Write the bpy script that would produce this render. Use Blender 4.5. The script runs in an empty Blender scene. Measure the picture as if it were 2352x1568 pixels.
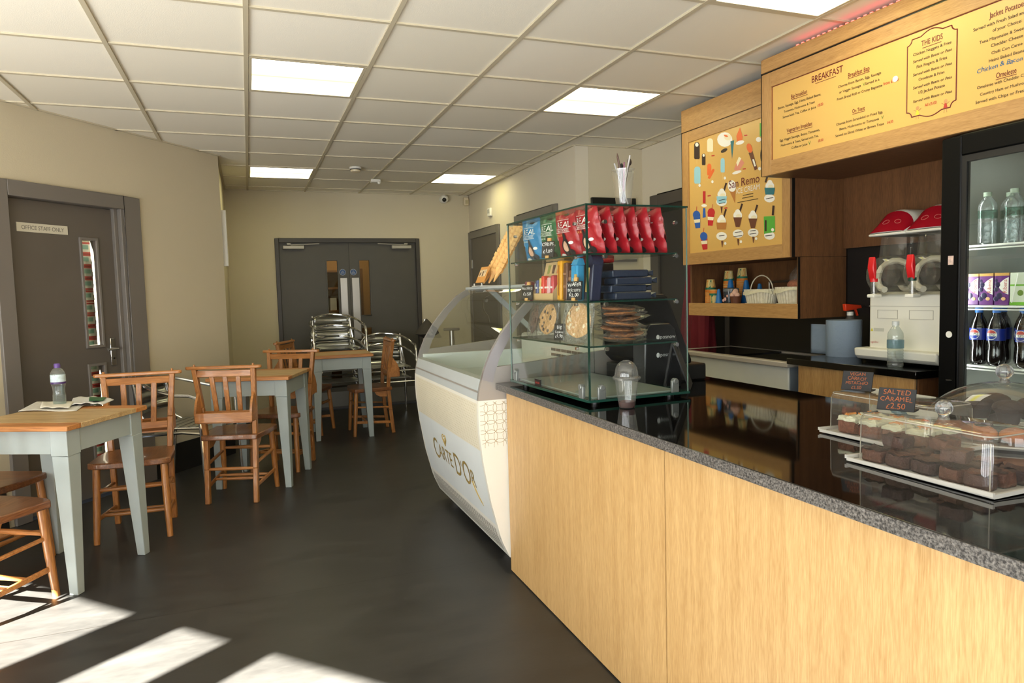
# A small cafe: service counter with glass display case, ice cream freezer, tables and chapel chairs.
LAMP_GLOW = 7.0
FRIDGE_GLOW = 60.0
SUN = 215.0
SKY = 78.0
EXPO = 0.0
import bpy, bmesh, math, random
from mathutils import Vector, Matrix
random.seed(7)
C = bpy.context.scene.collection
PI = math.pi
H = 1.3                       # height of the photographer's lens

# ------------------------------------------------------------------ camera
YAW, PITCH, ROLL, FPX = 0.3619, -0.0714, -0.0274, 1587.2
fw = Vector((math.sin(YAW)*math.cos(PITCH), math.cos(YAW)*math.cos(PITCH), math.sin(PITCH)))
rt = Vector((math.cos(YAW), -math.sin(YAW), 0)); up = rt.cross(fw)
rt, up = (math.cos(ROLL)*rt+math.sin(ROLL)*up), (-math.sin(ROLL)*rt+math.cos(ROLL)*up)
cd = bpy.data.cameras.new('camera'); cam = bpy.data.objects.new('camera', cd); C.objects.link(cam)
cd.sensor_width = 36.0; cd.lens = 36.0*FPX/2352; cd.clip_start = 0.05; cd.clip_end = 60
m = Matrix((rt, up, -fw)).transposed().to_4x4(); m.translation = Vector((0, 0, H)); cam.matrix_world = m
bpy.context.scene.camera = cam
def ray(x, y): return fw + (x-1176)/FPX*rt - (y-784)/FPX*up
def AZ(x, y, z): d = ray(x, y); t = (z-H)/d.z; return Vector((d.x*t, d.y*t, z))       # point on a level plane
def AX(x, y, X): d = ray(x, y); t = X/d.x; return Vector((X, d.y*t, H+d.z*t))         # on a plane facing the hall
def AY(x, y, Y): d = ray(x, y); t = Y/d.y; return Vector((d.x*t, Y, H+d.z*t))         # on a plane across the hall

# ------------------------------------------------------------------ materials
def lin(c):
    c = c/255.0
    return c/12.92 if c <= 0.04045 else ((c+0.055)/1.055)**2.4
def rgb(c): return (lin(c[0]), lin(c[1]), lin(c[2]), 1)
MATS = {}
def nt(name):
    mt = bpy.data.materials.new(name); mt.use_nodes = True
    t = mt.node_tree; b = t.nodes['Principled BSDF']
    return mt, t, b
def mat(name, c, r=0.5, metal=0.0, spec=0.5, bump=0.0, bscale=60.0, var=0.0, vscale=6.0, emit=0.0, coat=0.0, trans=0.0):
    if name in MATS: return MATS[name]
    mt, t, b = nt(name); N, L = t.nodes, t.links
    b.inputs['Base Color'].default_value = rgb(c); b.inputs['Roughness'].default_value = r
    b.inputs['Metallic'].default_value = metal; b.inputs['Specular IOR Level'].default_value = spec
    b.inputs['Coat Weight'].default_value = coat
    b.inputs['Transmission Weight'].default_value = trans
    if emit: b.inputs['Emission Color'].default_value = rgb(c); b.inputs['Emission Strength'].default_value = emit
    tc = N.new('ShaderNodeTexCoord')
    ns = N.new('ShaderNodeTexNoise'); ns.inputs['Scale'].default_value = vscale; ns.inputs['Detail'].default_value = 4
    L.new(tc.outputs['Object'], ns.inputs['Vector'])
    hs = N.new('ShaderNodeHueSaturation'); hs.inputs['Color'].default_value = rgb(c)
    mr = N.new('ShaderNodeMapRange'); v = var or 0.03
    mr.inputs['From Min'].default_value = .25; mr.inputs['From Max'].default_value = .75
    mr.inputs['To Min'].default_value = 1-v; mr.inputs['To Max'].default_value = 1+v
    L.new(ns.outputs['Fac'], mr.inputs['Value']); L.new(mr.outputs['Result'], hs.inputs['Value']); L.new(hs.outputs['Color'], b.inputs['Base Color'])
    if bump:
        n2 = N.new('ShaderNodeTexNoise'); n2.inputs['Scale'].default_value = bscale; n2.inputs['Detail'].default_value = 3
        bp = N.new('ShaderNodeBump'); bp.inputs['Strength'].default_value = bump; bp.inputs['Distance'].default_value = 0.01
        L.new(tc.outputs['Object'], n2.inputs['Vector']); L.new(n2.outputs['Fac'], bp.inputs['Height']); L.new(bp.outputs['Normal'], b.inputs['Normal'])
    MATS[name] = mt; return mt
def wood(name, c1, c2, axis='Z', scale=1.0, r=0.45, fine=1.0, coat=0.0, spec=0.5, bump=0.05):
    if name in MATS: return MATS[name]
    mt, t, b = nt(name); N, L = t.nodes, t.links
    tc = N.new('ShaderNodeTexCoord'); mp = N.new('ShaderNodeMapping')
    s = {'X': (0.6, 9, 9), 'Y': (9, 0.6, 9), 'Z': (9, 9, 0.6)}[axis]
    mp.inputs['Scale'].default_value = [v*scale for v in s]
    L.new(tc.outputs['Object'], mp.inputs['Vector'])
    a = N.new('ShaderNodeTexNoise'); a.inputs['Scale'].default_value = 1.3; a.inputs['Detail'].default_value = 6; a.inputs['Roughness'].default_value = .62; a.inputs['Distortion'].default_value = .5
    f = N.new('ShaderNodeTexNoise'); f.inputs['Scale'].default_value = 11*fine; f.inputs['Detail'].default_value = 5
    L.new(mp.outputs['Vector'], a.inputs['Vector']); L.new(mp.outputs['Vector'], f.inputs['Vector'])
    mx = N.new('ShaderNodeMath'); mx.operation = 'MULTIPLY_ADD'; mx.inputs[1].default_value = .55
    L.new(f.outputs['Fac'], mx.inputs[0]); 
    m2 = N.new('ShaderNodeMath'); m2.operation = 'MULTIPLY'; m2.inputs[1].default_value = .45; L.new(a.outputs['Fac'], m2.inputs[0]); L.new(m2.outputs[0], mx.inputs[2])
    cr = N.new('ShaderNodeValToRGB'); cr.color_ramp.elements[0].position = .34; cr.color_ramp.elements[1].position = .66
    cr.color_ramp.elements[0].color = rgb(c1); cr.color_ramp.elements[1].color = rgb(c2)
    L.new(mx.outputs[0], cr.inputs['Fac']); L.new(cr.outputs['Color'], b.inputs['Base Color'])
    b.inputs['Roughness'].default_value = r; b.inputs['Coat Weight'].default_value = coat; b.inputs['Specular IOR Level'].default_value = spec
    bp = N.new('ShaderNodeBump'); bp.inputs['Strength'].default_value = bump; bp.inputs['Distance'].default_value = .004
    L.new(mx.outputs[0], bp.inputs['Height']); L.new(bp.outputs['Normal'], b.inputs['Normal'])
    MATS[name] = mt; return mt
def glass(name, tint=(250, 252, 250), ior=1.45, rough=0.0, add=0.0, bump=0.0, bscale=30, haze=0.0):
    """thin sheet glass or clear film: see-through plus mirror reflection by Fresnel"""
    if name in MATS: return MATS[name]
    mt, t, b = nt(name); N, L = t.nodes, t.links
    N.remove(b)
    tr = N.new('ShaderNodeBsdfTransparent'); tr.inputs['Color'].default_value = rgb(tint)
    gl = N.new('ShaderNodeBsdfGlossy'); gl.inputs['Roughness'].default_value = rough
    fr = N.new('ShaderNodeFresnel'); ge = N.new('ShaderNodeNewGeometry')       # same reflectance from both sides of the sheet
    io = N.new('ShaderNodeMapRange'); io.inputs['To Min'].default_value = ior; io.inputs['To Max'].default_value = 1/ior
    L.new(ge.outputs['Backfacing'], io.inputs['Value']); L.new(io.outputs['Result'], fr.inputs['IOR'])
    mx = N.new('ShaderNodeMixShader'); ma = N.new('ShaderNodeMath'); ma.operation = 'ADD'; ma.inputs[1].default_value = add; ma.use_clamp = True
    L.new(fr.outputs['Fac'], ma.inputs[0]); L.new(ma.outputs[0], mx.inputs['Fac'])
    L.new(tr.outputs[0], mx.inputs[1]); L.new(gl.outputs[0], mx.inputs[2])
    out = mx.outputs[0]
    if haze:
        df = N.new('ShaderNodeBsdfDiffuse'); df.inputs['Color'].default_value = (.85, .86, .84, 1); tl = N.new('ShaderNodeBsdfTranslucent'); tl.inputs['Color'].default_value = (.85, .86, .84, 1)
        m3 = N.new('ShaderNodeMixShader'); m3.inputs['Fac'].default_value = .5; L.new(df.outputs[0], m3.inputs[1]); L.new(tl.outputs[0], m3.inputs[2])
        m4 = N.new('ShaderNodeMixShader'); m4.inputs['Fac'].default_value = haze; L.new(out, m4.inputs[1]); L.new(m3.outputs[0], m4.inputs[2]); out = m4.outputs[0]
    L.new(out, t.nodes['Material Output'].inputs['Surface'])
    if bump:
        tc = N.new('ShaderNodeTexCoord'); n2 = N.new('ShaderNodeTexNoise'); n2.inputs['Scale'].default_value = bscale; n2.inputs['Detail'].default_value = 3
        bp = N.new('ShaderNodeBump'); bp.inputs['Strength'].default_value = bump; bp.inputs['Distance'].default_value = .02
        L.new(tc.outputs['Object'], n2.inputs['Vector']); L.new(n2.outputs['Fac'], bp.inputs['Height'])
        L.new(bp.outputs['Normal'], gl.inputs['Normal']); L.new(bp.outputs['Normal'], fr.inputs['Normal'])
    MATS[name] = mt; return mt
def speckle(name, base, dots, scale, thr=.62, r=.08, spec=.6, soft=.08):
    if name in MATS: return MATS[name]
    mt, t, b = nt(name); N, L = t.nodes, t.links
    tc = N.new('ShaderNodeTexCoord'); ns = N.new('ShaderNodeTexNoise'); ns.inputs['Scale'].default_value = scale; ns.inputs['Detail'].default_value = 6; ns.inputs['Roughness'].default_value = .75
    L.new(tc.outputs['Object'], ns.inputs['Vector'])
    cr = N.new('ShaderNodeValToRGB'); cr.color_ramp.elements[0].position = thr-soft; cr.color_ramp.elements[1].position = thr+soft
    cr.color_ramp.elements[0].color = rgb(base); cr.color_ramp.elements[1].color = rgb(dots)
    L.new(ns.outputs['Fac'], cr.inputs['Fac']); L.new(cr.outputs['Color'], b.inputs['Base Color'])
    b.inputs['Roughness'].default_value = r; b.inputs['Specular IOR Level'].default_value = spec
    MATS[name] = mt; return mt

# ------------------------------------------------------------------ mesh builder
class MB:
    def __init__(s): s.v = []; s.f = []; s.m = []; s.M = Matrix()
    def at(s, M): s.M = M; return s
    def add(s, vs, fs, mi=0):
        o = len(s.v); s.v += [s.M @ Vector(p) for p in vs]
        s.f += [tuple(i+o for i in f) for f in fs]; s.m += [mi]*len(fs); return s
    def box(s, a, b, mi=0):
        x0, y0, z0 = [min(p, q) for p, q in zip(a, b)]; x1, y1, z1 = [max(p, q) for p, q in zip(a, b)]
        return s.add([(x0,y0,z0),(x1,y0,z0),(x1,y1,z0),(x0,y1,z0),(x0,y0,z1),(x1,y0,z1),(x1,y1,z1),(x0,y1,z1)],
                     [(0,3,2,1),(4,5,6,7),(0,1,5,4),(1,2,6,5),(2,3,7,6),(3,0,4,7)], mi)
    def hexa(s, lo, hi, mi=0):    # lo, hi: four points each
        return s.add(list(lo)+list(hi), [(3,2,1,0),(4,5,6,7),(0,1,5,4),(1,2,6,5),(2,3,7,6),(3,0,4,7)], mi)
    def beam(s, p, q, w, h, mi=0, upv=(0,0,1), w2=None, h2=None):   # bar of w x h section from p to q
        p, q = Vector(p), Vector(q); d = (q-p).normalized(); u = Vector(upv)
        if abs(d.dot(u)) > .98: u = Vector((0, 1, 0))
        x = d.cross(u).normalized(); y = x.cross(d)
        w2 = w if w2 is None else w2; h2 = h if h2 is None else h2
        lo = [p-x*w/2-y*h/2, p+x*w/2-y*h/2, p+x*w/2+y*h/2, p-x*w/2+y*h/2]
        hi = [q-x*w2/2-y*h2/2, q+x*w2/2-y*h2/2, q+x*w2/2+y*h2/2, q-x*w2/2+y*h2/2]
        return s.hexa(lo, hi, mi)
    def tube(s, pts, r, n=8, closed=False, mi=0, caps=True):
        pts = [Vector(p) for p in pts]; k = len(pts); rs = r if isinstance(r, (list, tuple)) else [r]*k
        vs = []; px = None
        for i, p in enumerate(pts):
            a = pts[(i-1) % k] if (i > 0 or closed) else p; b = pts[(i+1) % k] if (i < k-1 or closed) else p
            d = (b-a).normalized()
            if px is None:
                u = Vector((0,0,1)) if abs(d.z) < .9 else Vector((1,0,0)); px = d.cross(u).normalized()
            px = (px-d*px.dot(d)).normalized(); py = d.cross(px)
            vs += [p+(px*math.cos(2*PI*j/n)+py*math.sin(2*PI*j/n))*rs[i] for j in range(n)]
        fs = []
        for i in range(k if closed else k-1):
            for j in range(n):
                a, b = i*n+j, i*n+(j+1) % n; c, d = ((i+1) % k)*n+(j+1) % n, ((i+1) % k)*n+j
                fs.append((a, b, c, d))
        if caps and not closed: fs += [tuple(range(n-1, -1, -1)), tuple(range((k-1)*n, k*n))]
        return s.add(vs, fs, mi)
    def cyl(s, p, q, r, n=12, r2=None, mi=0, caps=True): return s.tube([p, q], [r, r if r2 is None else r2], n, mi=mi, caps=caps)
    def lathe(s, prof, n=20, c=(0,0,0), mi=0, sx=1, sy=1, sq=0.0):   # prof: (radius, z); sq squares the section
        vs = []; fs = []; k = len(prof)
        for r, z in prof:
            for j in range(n):
                a = 2*PI*j/n; ca, sa = math.cos(a), math.sin(a)
                q = 1.0 if not sq else 1+sq*(1/max(abs(ca), abs(sa))-1)
                vs.append((c[0]+r*q*ca*sx, c[1]+r*q*sa*sy, c[2]+z))
        for i in range(k-1):
            for j in range(n): fs.append((i*n+j, i*n+(j+1) % n, (i+1)*n+(j+1) % n, (i+1)*n+j))
        if prof[0][0] > 1e-4: fs.append(tuple(range(n-1, -1, -1)))
        if prof[-1][0] > 1e-4: fs.append(tuple(range((k-1)*n, k*n)))
        return s.add(vs, fs, mi)
    def ball(s, c, r, n=12, mi=0, sc=(1,1,1)):
        k = n//2+1
        vs = []; fs = []
        for i in range(k+1):
            t = PI*i/k
            for j in range(n):
                a = 2*PI*j/n; vs.append((c[0]+r*sc[0]*math.sin(t)*math.cos(a), c[1]+r*sc[1]*math.sin(t)*math.sin(a), c[2]-r*sc[2]*math.cos(t)))
        for i in range(k):
            for j in range(n): fs.append((i*n+j, i*n+(j+1) % n, (i+1)*n+(j+1) % n, (i+1)*n+j))
        return s.add(vs, fs, mi)
    def prism(s, poly, fn0, fn1, mi=0):   # a 2-D outline swept between two placements
        k = len(poly); vs = [fn0(*p) for p in poly]+[fn1(*p) for p in poly]
        return s.add(vs, [tuple(range(k-1, -1, -1)), tuple(range(k, 2*k))]+[(i, (i+1) % k, k+(i+1) % k, k+i) for i in range(k)], mi)
    def flat(s, poly, fn, mi=0): return s.add([fn(*p) for p in poly], [tuple(range(len(poly)))], mi)
    def grid(s, nu, nv, fn, mi=0, cu=False):
        vs = [fn(i/nu, j/nv) for j in range(nv+1) for i in range(nu+1)]
        return s.add(vs, [(j*(nu+1)+i, j*(nu+1)+i+1, (j+1)*(nu+1)+i+1, (j+1)*(nu+1)+i) for j in range(nv) for i in range(nu)], mi)
    def build(s, name, mats, parent=None, bevel=0.0, seg=2, smooth=35, loc=None, fix=True):
        me = bpy.data.meshes.new(name); me.from_pydata([tuple(p) for p in s.v], [], s.f)
        mats = mats if isinstance(mats, (list, tuple)) else [mats]
        for x in mats: me.materials.append(x)
        if len(mats) > 1: me.polygons.foreach_set('material_index', s.m)
        if fix:
            b = bmesh.new(); b.from_mesh(me); bmesh.ops.remove_doubles(b, verts=b.verts, dist=1e-6); bmesh.ops.recalc_face_normals(b, faces=b.faces); b.to_mesh(me); b.free()
        if smooth:
            me.polygons.foreach_set('use_smooth', [True]*len(me.polygons)); me.set_sharp_from_angle(angle=math.radians(smooth))
        o = bpy.data.objects.new(name, me); C.objects.link(o)
        if parent: o.parent = parent
        if loc: o.location = loc
        if bevel:
            md = o.modifiers.new('edge', 'BEVEL'); md.width = bevel; md.segments = seg; md.limit_method = 'ANGLE'; md.angle_limit = math.radians(40)
        return o
def B(a, b): return MB().box(a, b)
def thing(name, label, cat, loc=(0,0,0), rz=0.0, group=None):
    o = bpy.data.objects.new(name, None); o.empty_display_size = .05; C.objects.link(o)
    o.location = loc; o.rotation_euler = (0, 0, rz); o['label'] = label; o['category'] = cat
    if group: o['group'] = group
    return o
def tag(o, label, cat, group=None):
    o['label'] = label; o['category'] = cat
    if group: o['group'] = group
    return o
def struct(o): o['kind'] = 'structure'; return o
def dup(root, loc=None, rot=None, label=None, group=None, scale=None):
    def cp(o, par):
        c = o.copy(); C.objects.link(c)
        if par: c.parent = par
        for ch in KIDS(o): cp(ch, c)
        return c
    r = cp(root, None)
    if loc is not None: r.location = loc
    if rot is not None: r.rotation_euler = rot if isinstance(rot, (tuple, list)) else (0, 0, rot)
    if scale is not None: r.scale = (scale,)*3 if not isinstance(scale, (tuple, list)) else scale
    if label: r['label'] = label
    if group: r['group'] = group
    return r
ORD = ['lowest', 'second', 'third', 'fourth', 'fifth', 'sixth', 'seventh', 'eighth', 'ninth', 'tenth', 'eleventh', 'twelfth', 'thirteenth']
def KIDS(o): return list(o.children)
def RZ(a): return Matrix.Rotation(a, 4, 'Z')
def RX(a): return Matrix.Rotation(a, 4, 'X')
def RY(a): return Matrix.Rotation(a, 4, 'Y')
def TR(*p): return Matrix.Translation(Vector(p))

# ------------------------------------------------------------------ lettering (glyph shapes from the built-in font)
GL = {}; GLB = {}
def _glyphs(GL, fat):
    cu = bpy.data.curves.new('g', 'FONT'); cu.resolution_u = 3; cu.offset = fat; ob = bpy.data.objects.new('g', cu); C.objects.link(ob)
    def mesh(t):
        cu.body = t; bpy.context.view_layer.update()
        me = ob.to_mesh(); r = ([v.co.copy() for v in me.vertices], [tuple(p.vertices) for p in me.polygons]); ob.to_mesh_clear(); return r
    def mx(t): return max(v.x for v in mesh(t)[0])
    bar = mx('II')
    for ch in "ABCDEFGHIJKLMNOPQRSTUVWXYZabcdefghijklmnopqrstuvwxyz0123456789&.,'!/£:- ":
        GL[ch] = (([], []) if ch == ' ' else mesh(ch)) + (mx('I'+ch+'I')-bar,)
    bpy.data.objects.remove(ob); bpy.data.curves.remove(cu)
_glyphs(GL, 0.0); _glyphs(GLB, 0.008); GLB['M'] = GL['M']
def twidth(t): return sum(GL.get(c, GL['o'])[2] for c in t)
def text(mb, t, fn, size=1.0, width=None, mi=0, hand=0.0, slant=0.0, center=False, sp=1.0, bold=False):
    """letters laid along u (right) and v (up); fn(u, v) puts them on the surface"""
    k = (width/twidth(t)) if width else size
    x = -twidth(t)*k*sp/2 if center else 0.0
    for c in t:
        vs, fs, _ = (GLB if bold else GL).get(c, GL['o']); adv = GL.get(c, GL['o'])[2]
        a = random.uniform(-hand, hand)*.5; sc = 1+random.uniform(-hand, hand)*.5; dv = random.uniform(-hand, hand)*size*.3
        out = []
        for p in vs:
            px, py = p.x*sc, p.y*sc
            px, py = px*math.cos(a)-py*math.sin(a), px*math.sin(a)+py*math.cos(a)
            out.append(fn(x+(px+slant*py)*k, py*(size if width else k)+dv))
        mb.add(out, fs, mi); x += adv*k*sp
    return mb
# ================================================================== the room
def wall_mat(name, c, v=.03):
    return mat(name, c, r=.75, spec=.25, bump=.06, bscale=140, var=v, vscale=1.3)
m_wall = wall_mat('beige_wall_paint', (200, 190, 164))
m_wall2 = wall_mat('pale_wall_paint', (212, 203, 182))
m_grey = mat('grey_door_frame_paint', (112, 107, 101), r=.45, bump=.03, bscale=80)
m_greyd = mat('grey_door_paint', (94, 88, 81), r=.5, var=.05)
m_black = mat('black_plastic', (14, 13, 12), r=.35)
m_blackmat = mat('matt_black', (16, 15, 14), r=.7, spec=.2)
m_steel = mat('brushed_steel', (190, 188, 182), r=.32, metal=1.0)
m_chrome = mat('polished_metal', (215, 214, 210), r=.12, metal=1.0)
m_white = mat('white_plastic', (226, 224, 214), r=.35)
m_pane = glass('window_pane', (235, 238, 232))

ZC = 2.485
A0 = Vector((-1.288, 4.874)); ud = Vector((.6235, .7818))     # office wall: start and direction
P1 = Vector((-.177, 6.268)); P0 = Vector((-3.5, 2.1))
uw = Vector((.677, -.736)); nw = Vector((.736, .677))
W1 = P0+uw*6.7
room = [P0, W1, Vector((3.13, W1.y)), Vector((3.13, 3.97)), Vector((3.2, 3.97)), Vector((3.2, 5.2)), Vector((2.567, 5.2)), Vector((2.567, 8.15)), Vector((-.19, 8.15)), Vector((-.19, 6.27)), P1]

# floor: dark grey vinyl with a welded seam
mt, t, b = nt('dark_vinyl_floor'); N, L = t.nodes, t.links
tc = N.new('ShaderNodeTexCoord'); mp = N.new('ShaderNodeMapping'); mp.inputs['Rotation'].default_value = (0, 0, .5); mp.inputs['Scale'].default_value = (1, 2.6, 1); L.new(tc.outputs['Object'], mp.inputs['Vector'])
n1 = N.new('ShaderNodeTexNoise'); n1.inputs['Scale'].default_value = 3.2; n1.inputs['Detail'].default_value = 8; n1.inputs['Roughness'].default_value = .68; L.new(mp.outputs['Vector'], n1.inputs['Vector'])
cr = N.new('ShaderNodeValToRGB'); cr.color_ramp.elements[0].position = .3; cr.color_ramp.elements[1].position = .75
cr.color_ramp.elements[0].color = rgb((36, 35, 34)); cr.color_ramp.elements[1].color = rgb((55, 54, 52)); L.new(n1.outputs['Fac'], cr.inputs['Fac'])
sx = N.new('ShaderNodeSeparateXYZ'); L.new(tc.outputs['Object'], sx.inputs[0])
d1 = N.new('ShaderNodeMath'); d1.operation = 'SUBTRACT'; d1.inputs[1].default_value = 3.13; L.new(sx.outputs['Y'], d1.inputs[0])
d2 = N.new('ShaderNodeMath'); d2.operation = 'ABSOLUTE'; L.new(d1.outputs[0], d2.inputs[0])
d3 = N.new('ShaderNodeMath'); d3.operation = 'LESS_THAN'; d3.inputs[1].default_value = .0025; L.new(d2.outputs[0], d3.inputs[0])
mx = N.new('ShaderNodeMix'); mx.data_type = 'RGBA'; mx.inputs['B'].default_value = rgb((30, 28, 26)); L.new(d3.outputs[0], mx.inputs['Factor']); L.new(cr.outputs['Color'], mx.inputs['A'])
L.new(mx.outputs['Result'], b.inputs['Base Color'])
rr = N.new('ShaderNodeMapRange'); rr.inputs['To Min'].default_value = .34; rr.inputs['To Max'].default_value = .5; L.new(n1.outputs['Fac'], rr.inputs['Value']); L.new(rr.outputs['Result'], b.inputs['Roughness'])
b.inputs['Specular IOR Level'].default_value = .45
bp = N.new('ShaderNodeBump'); bp.inputs['Strength'].default_value = .06; bp.inputs['Distance'].default_value = .01; L.new(n1.outputs['Fac'], bp.inputs['Height']); L.new(bp.outputs['Normal'], b.inputs['Normal'])
m_floor = mt
f = MB().prism([tuple(p) for p in room], lambda x, y: (x, y, -.05), lambda x, y: (x, y, 0)); struct(f.build('floor', m_floor, smooth=0))

# ceiling: mineral tiles on a T-bar grid
mt, t, b = nt('ceiling_tile'); N, L = t.nodes, t.links
tc = N.new('ShaderNodeTexCoord'); sn = N.new('ShaderNodeVectorMath'); sn.operation = 'SNAP'; sn.inputs[1].default_value = (.6, .6, 10)
ad = N.new('ShaderNodeVectorMath'); ad.operation = 'ADD'; ad.inputs[1].default_value = (-.0488, -3.0852+.6*10, 0); L.new(tc.outputs['Object'], ad.inputs[0]); L.new(ad.outputs[0], sn.inputs[0])
wn = N.new('ShaderNodeTexWhiteNoise'); L.new(sn.outputs[0], wn.inputs['Vector'])
cr = N.new('ShaderNodeValToRGB'); cr.color_ramp.elements[0].color = rgb((236, 230, 212)); cr.color_ramp.elements[1].color = rgb((244, 239, 224)); L.new(wn.outputs['Value'], cr.inputs['Fac']); L.new(cr.outputs['Color'], b.inputs['Base Color'])
ns = N.new('ShaderNodeTexNoise'); ns.inputs['Scale'].default_value = 220; L.new(tc.outputs['Object'], ns.inputs['Vector']); bp = N.new('ShaderNodeBump'); bp.inputs['Strength'].default_value = .15; bp.inputs['Distance'].default_value = .004; L.new(ns.outputs['Fac'], bp.inputs['Height']); L.new(bp.outputs['Normal'], b.inputs['Normal'])
b.inputs['Roughness'].default_value = .9; b.inputs['Specular IOR Level'].default_value = .1
f = MB().prism([tuple(p) for p in room], lambda x, y: (x, y, ZC+.006), lambda x, y: (x, y, ZC+.05)); struct(f.build('ceiling', mt, smooth=0))
m_tbar = mat('ceiling_grid_paint', (196, 186, 160), r=.5)
def inside(x, y):
    c = False; k = len(room)
    for i in range(k):
        a, q = room[i], room[(i+1) % k]
        if (a.y > y) != (q.y > y) and x < (q.x-a.x)*(y-a.y)/(q.y-a.y)+a.x: c = not c
    return c
gm = MB()
def bars(fix, lo, hi, vert):
    step = .02; s = None; u = lo
    while u <= hi+1e-6:
        ins = inside(fix, u) if vert else inside(u, fix)
        if ins and s is None: s = u
        if (not ins or u+step > hi) and s is not None:
            w = .0105
            if vert: gm.box((fix-w, s, ZC-.004), (fix+w, u, ZC+.007))
            else: gm.box((s, fix-w, ZC-.002), (u, fix+w, ZC+.007))
            s = None
        u += step
for i in range(-6, 7): bars(.0488+.6*i, -2.8, 8.16, True)
for j in range(-9, 10): bars(3.0852+.6*j, -3.6, 3.3, False)
# angle trim where the ceiling meets the walls
for i in range(len(room)):
    a, q = room[i], room[(i+1) % len(room)]; d = (q-a).normalized(); n = Vector((-d.y, d.x)); n = n if inside(*((a+q)/2+n*.02)) else -n
    gm.add([(a.x, a.y, ZC-.002), (q.x, q.y, ZC-.002), (q.x+n.x*.02, q.y+n.y*.02, ZC-.002), (a.x+n.x*.02, a.y+n.y*.02, ZC-.002), (a.x, a.y, ZC+.007), (q.x, q.y, ZC+.007), (q.x+n.x*.02, q.y+n.y*.02, ZC+.007), (a.x+n.x*.02, a.y+n.y*.02, ZC+.007)],
           [(0,1,2,3), (7,6,5,4), (0,4,5,1), (1,5,6,2), (2,6,7,3), (3,7,4,0)])
struct(gm.build('trim_1', m_tbar, smooth=0))

def wall(name, a, q, m, holes=(), z0=0.0, z1=ZC+.05, th=.12, inn=1):
    """upright wall from a to q with rectangular openings (s0, s1, z0, z1); thickness goes away from the room"""
    a, q = Vector(a), Vector(q); d = (q-a); ln = d.length; d /= ln; n = Vector((-d.y, d.x))*(-inn)
    ss = sorted({0, ln, *[h for o in holes for h in o[:2]]}); zs = sorted({z0, z1, *[h for o in holes for h in o[2:]]})
    mb = MB()
    for i in range(len(ss)-1):
        for j in range(len(zs)-1):
            cs, cz = (ss[i]+ss[i+1])/2, (zs[j]+zs[j+1])/2
            if any(o[0] < cs < o[1] and o[2] < cz < o[3] for o in holes): continue
            p0, p1 = a+d*ss[i], a+d*ss[i+1]
            mb.hexa([(p0.x, p0.y, zs[j]), (p1.x, p1.y, zs[j]), (p1.x+n.x*th, p1.y+n.y*th, zs[j]), (p0.x+n.x*th, p0.y+n.y*th, zs[j])],
                    [(p0.x, p0.y, zs[j+1]), (p1.x, p1.y, zs[j+1]), (p1.x+n.x*th, p1.y+n.y*th, zs[j+1]), (p0.x+n.x*th, p0.y+n.y*th, zs[j+1])])
    return struct(mb.build(name, m, smooth=0))
# office wall, s measured from A0 (start P0 at s=-3.55)
S0 = (A0-P0).length
OD = (-.03, .79, 0, 1.955)                         # office door opening in s
wall('wall_office', P0, P1, m_wall, [(S0+OD[0], S0+OD[1], OD[2], OD[3])], inn=-1)
wall('wall_left', (-.19, 6.262), (-.19, 8.15), m_wall, inn=-1)
FD = (.315, 1.92, 1.95)
wall('wall_far', (-.31, 8.15), (2.69, 8.15), m_wall, [(FD[0]+.31, FD[1]+.31, 0, FD[2])], inn=-1)
wall('wall_right', (2.567, 8.15), (2.567, 5.202), m_wall2, inn=-1)
wall('wall_step', (2.688, 5.2), (3.32, 5.2), m_wall, inn=-1)
wall('wall_service', (3.2, 5.2), (3.2, 3.97), m_wall2, inn=-1)
wall('wall_back', (3.13, 3.97), (3.13, W1.y), mat('dark_splashback', (24, 22, 20), r=.3), inn=-1)
wall('wall_behind', (3.13, W1.y), (W1.x, W1.y), m_wall, inn=-1)
# window wall on the street side: tall openings that let the sun in
win = [(-3.80, -2.975), (-2.712, -2.414), (-2.217, -1.55), (-1.35, -.55), (-.35, .45), (.65, 1.45), (1.65, 2.45)]
u0 = P0.dot(uw)
wall('wall_window', P0, W1, m_wall, [(a-u0, q-u0, .12, 2.21) for a, q in win], th=.10, inn=1)

for i, (a, q_) in enumerate(win):
    w_ = MB(); fr_ = lambda s, d, z: tuple(P0+uw*(s-u0)-nw*d)+(z,)
    def post(s0_, s1_, z0_, z1_, d0, d1, mb): mb.hexa([fr_(s0_, d0, z0_), fr_(s1_, d0, z0_), fr_(s1_, d1, z0_), fr_(s0_, d1, z0_)], [fr_(s0_, d0, z1_), fr_(s1_, d0, z1_), fr_(s1_, d1, z1_), fr_(s0_, d1, z1_)])
    for s0_, s1_, z0_, z1_ in ((a, a+.015, .12, 2.21), (q_-.015, q_, .12, 2.21), (a+.015, q_-.015, .12, .15), (a+.015, q_-.015, 2.195, 2.21)): post(s0_, s1_, z0_, z1_, .03, .08, w_)
    wo = struct(w_.build('window_%d' % (i+1), m_grey, smooth=0)); g_ = MB(); post(a+.015, q_-.015, .15, 2.195, .054, .058, g_); g_.build('window_pane', glass('street_window_glass', (253, 254, 253)), wo, smooth=0)
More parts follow.
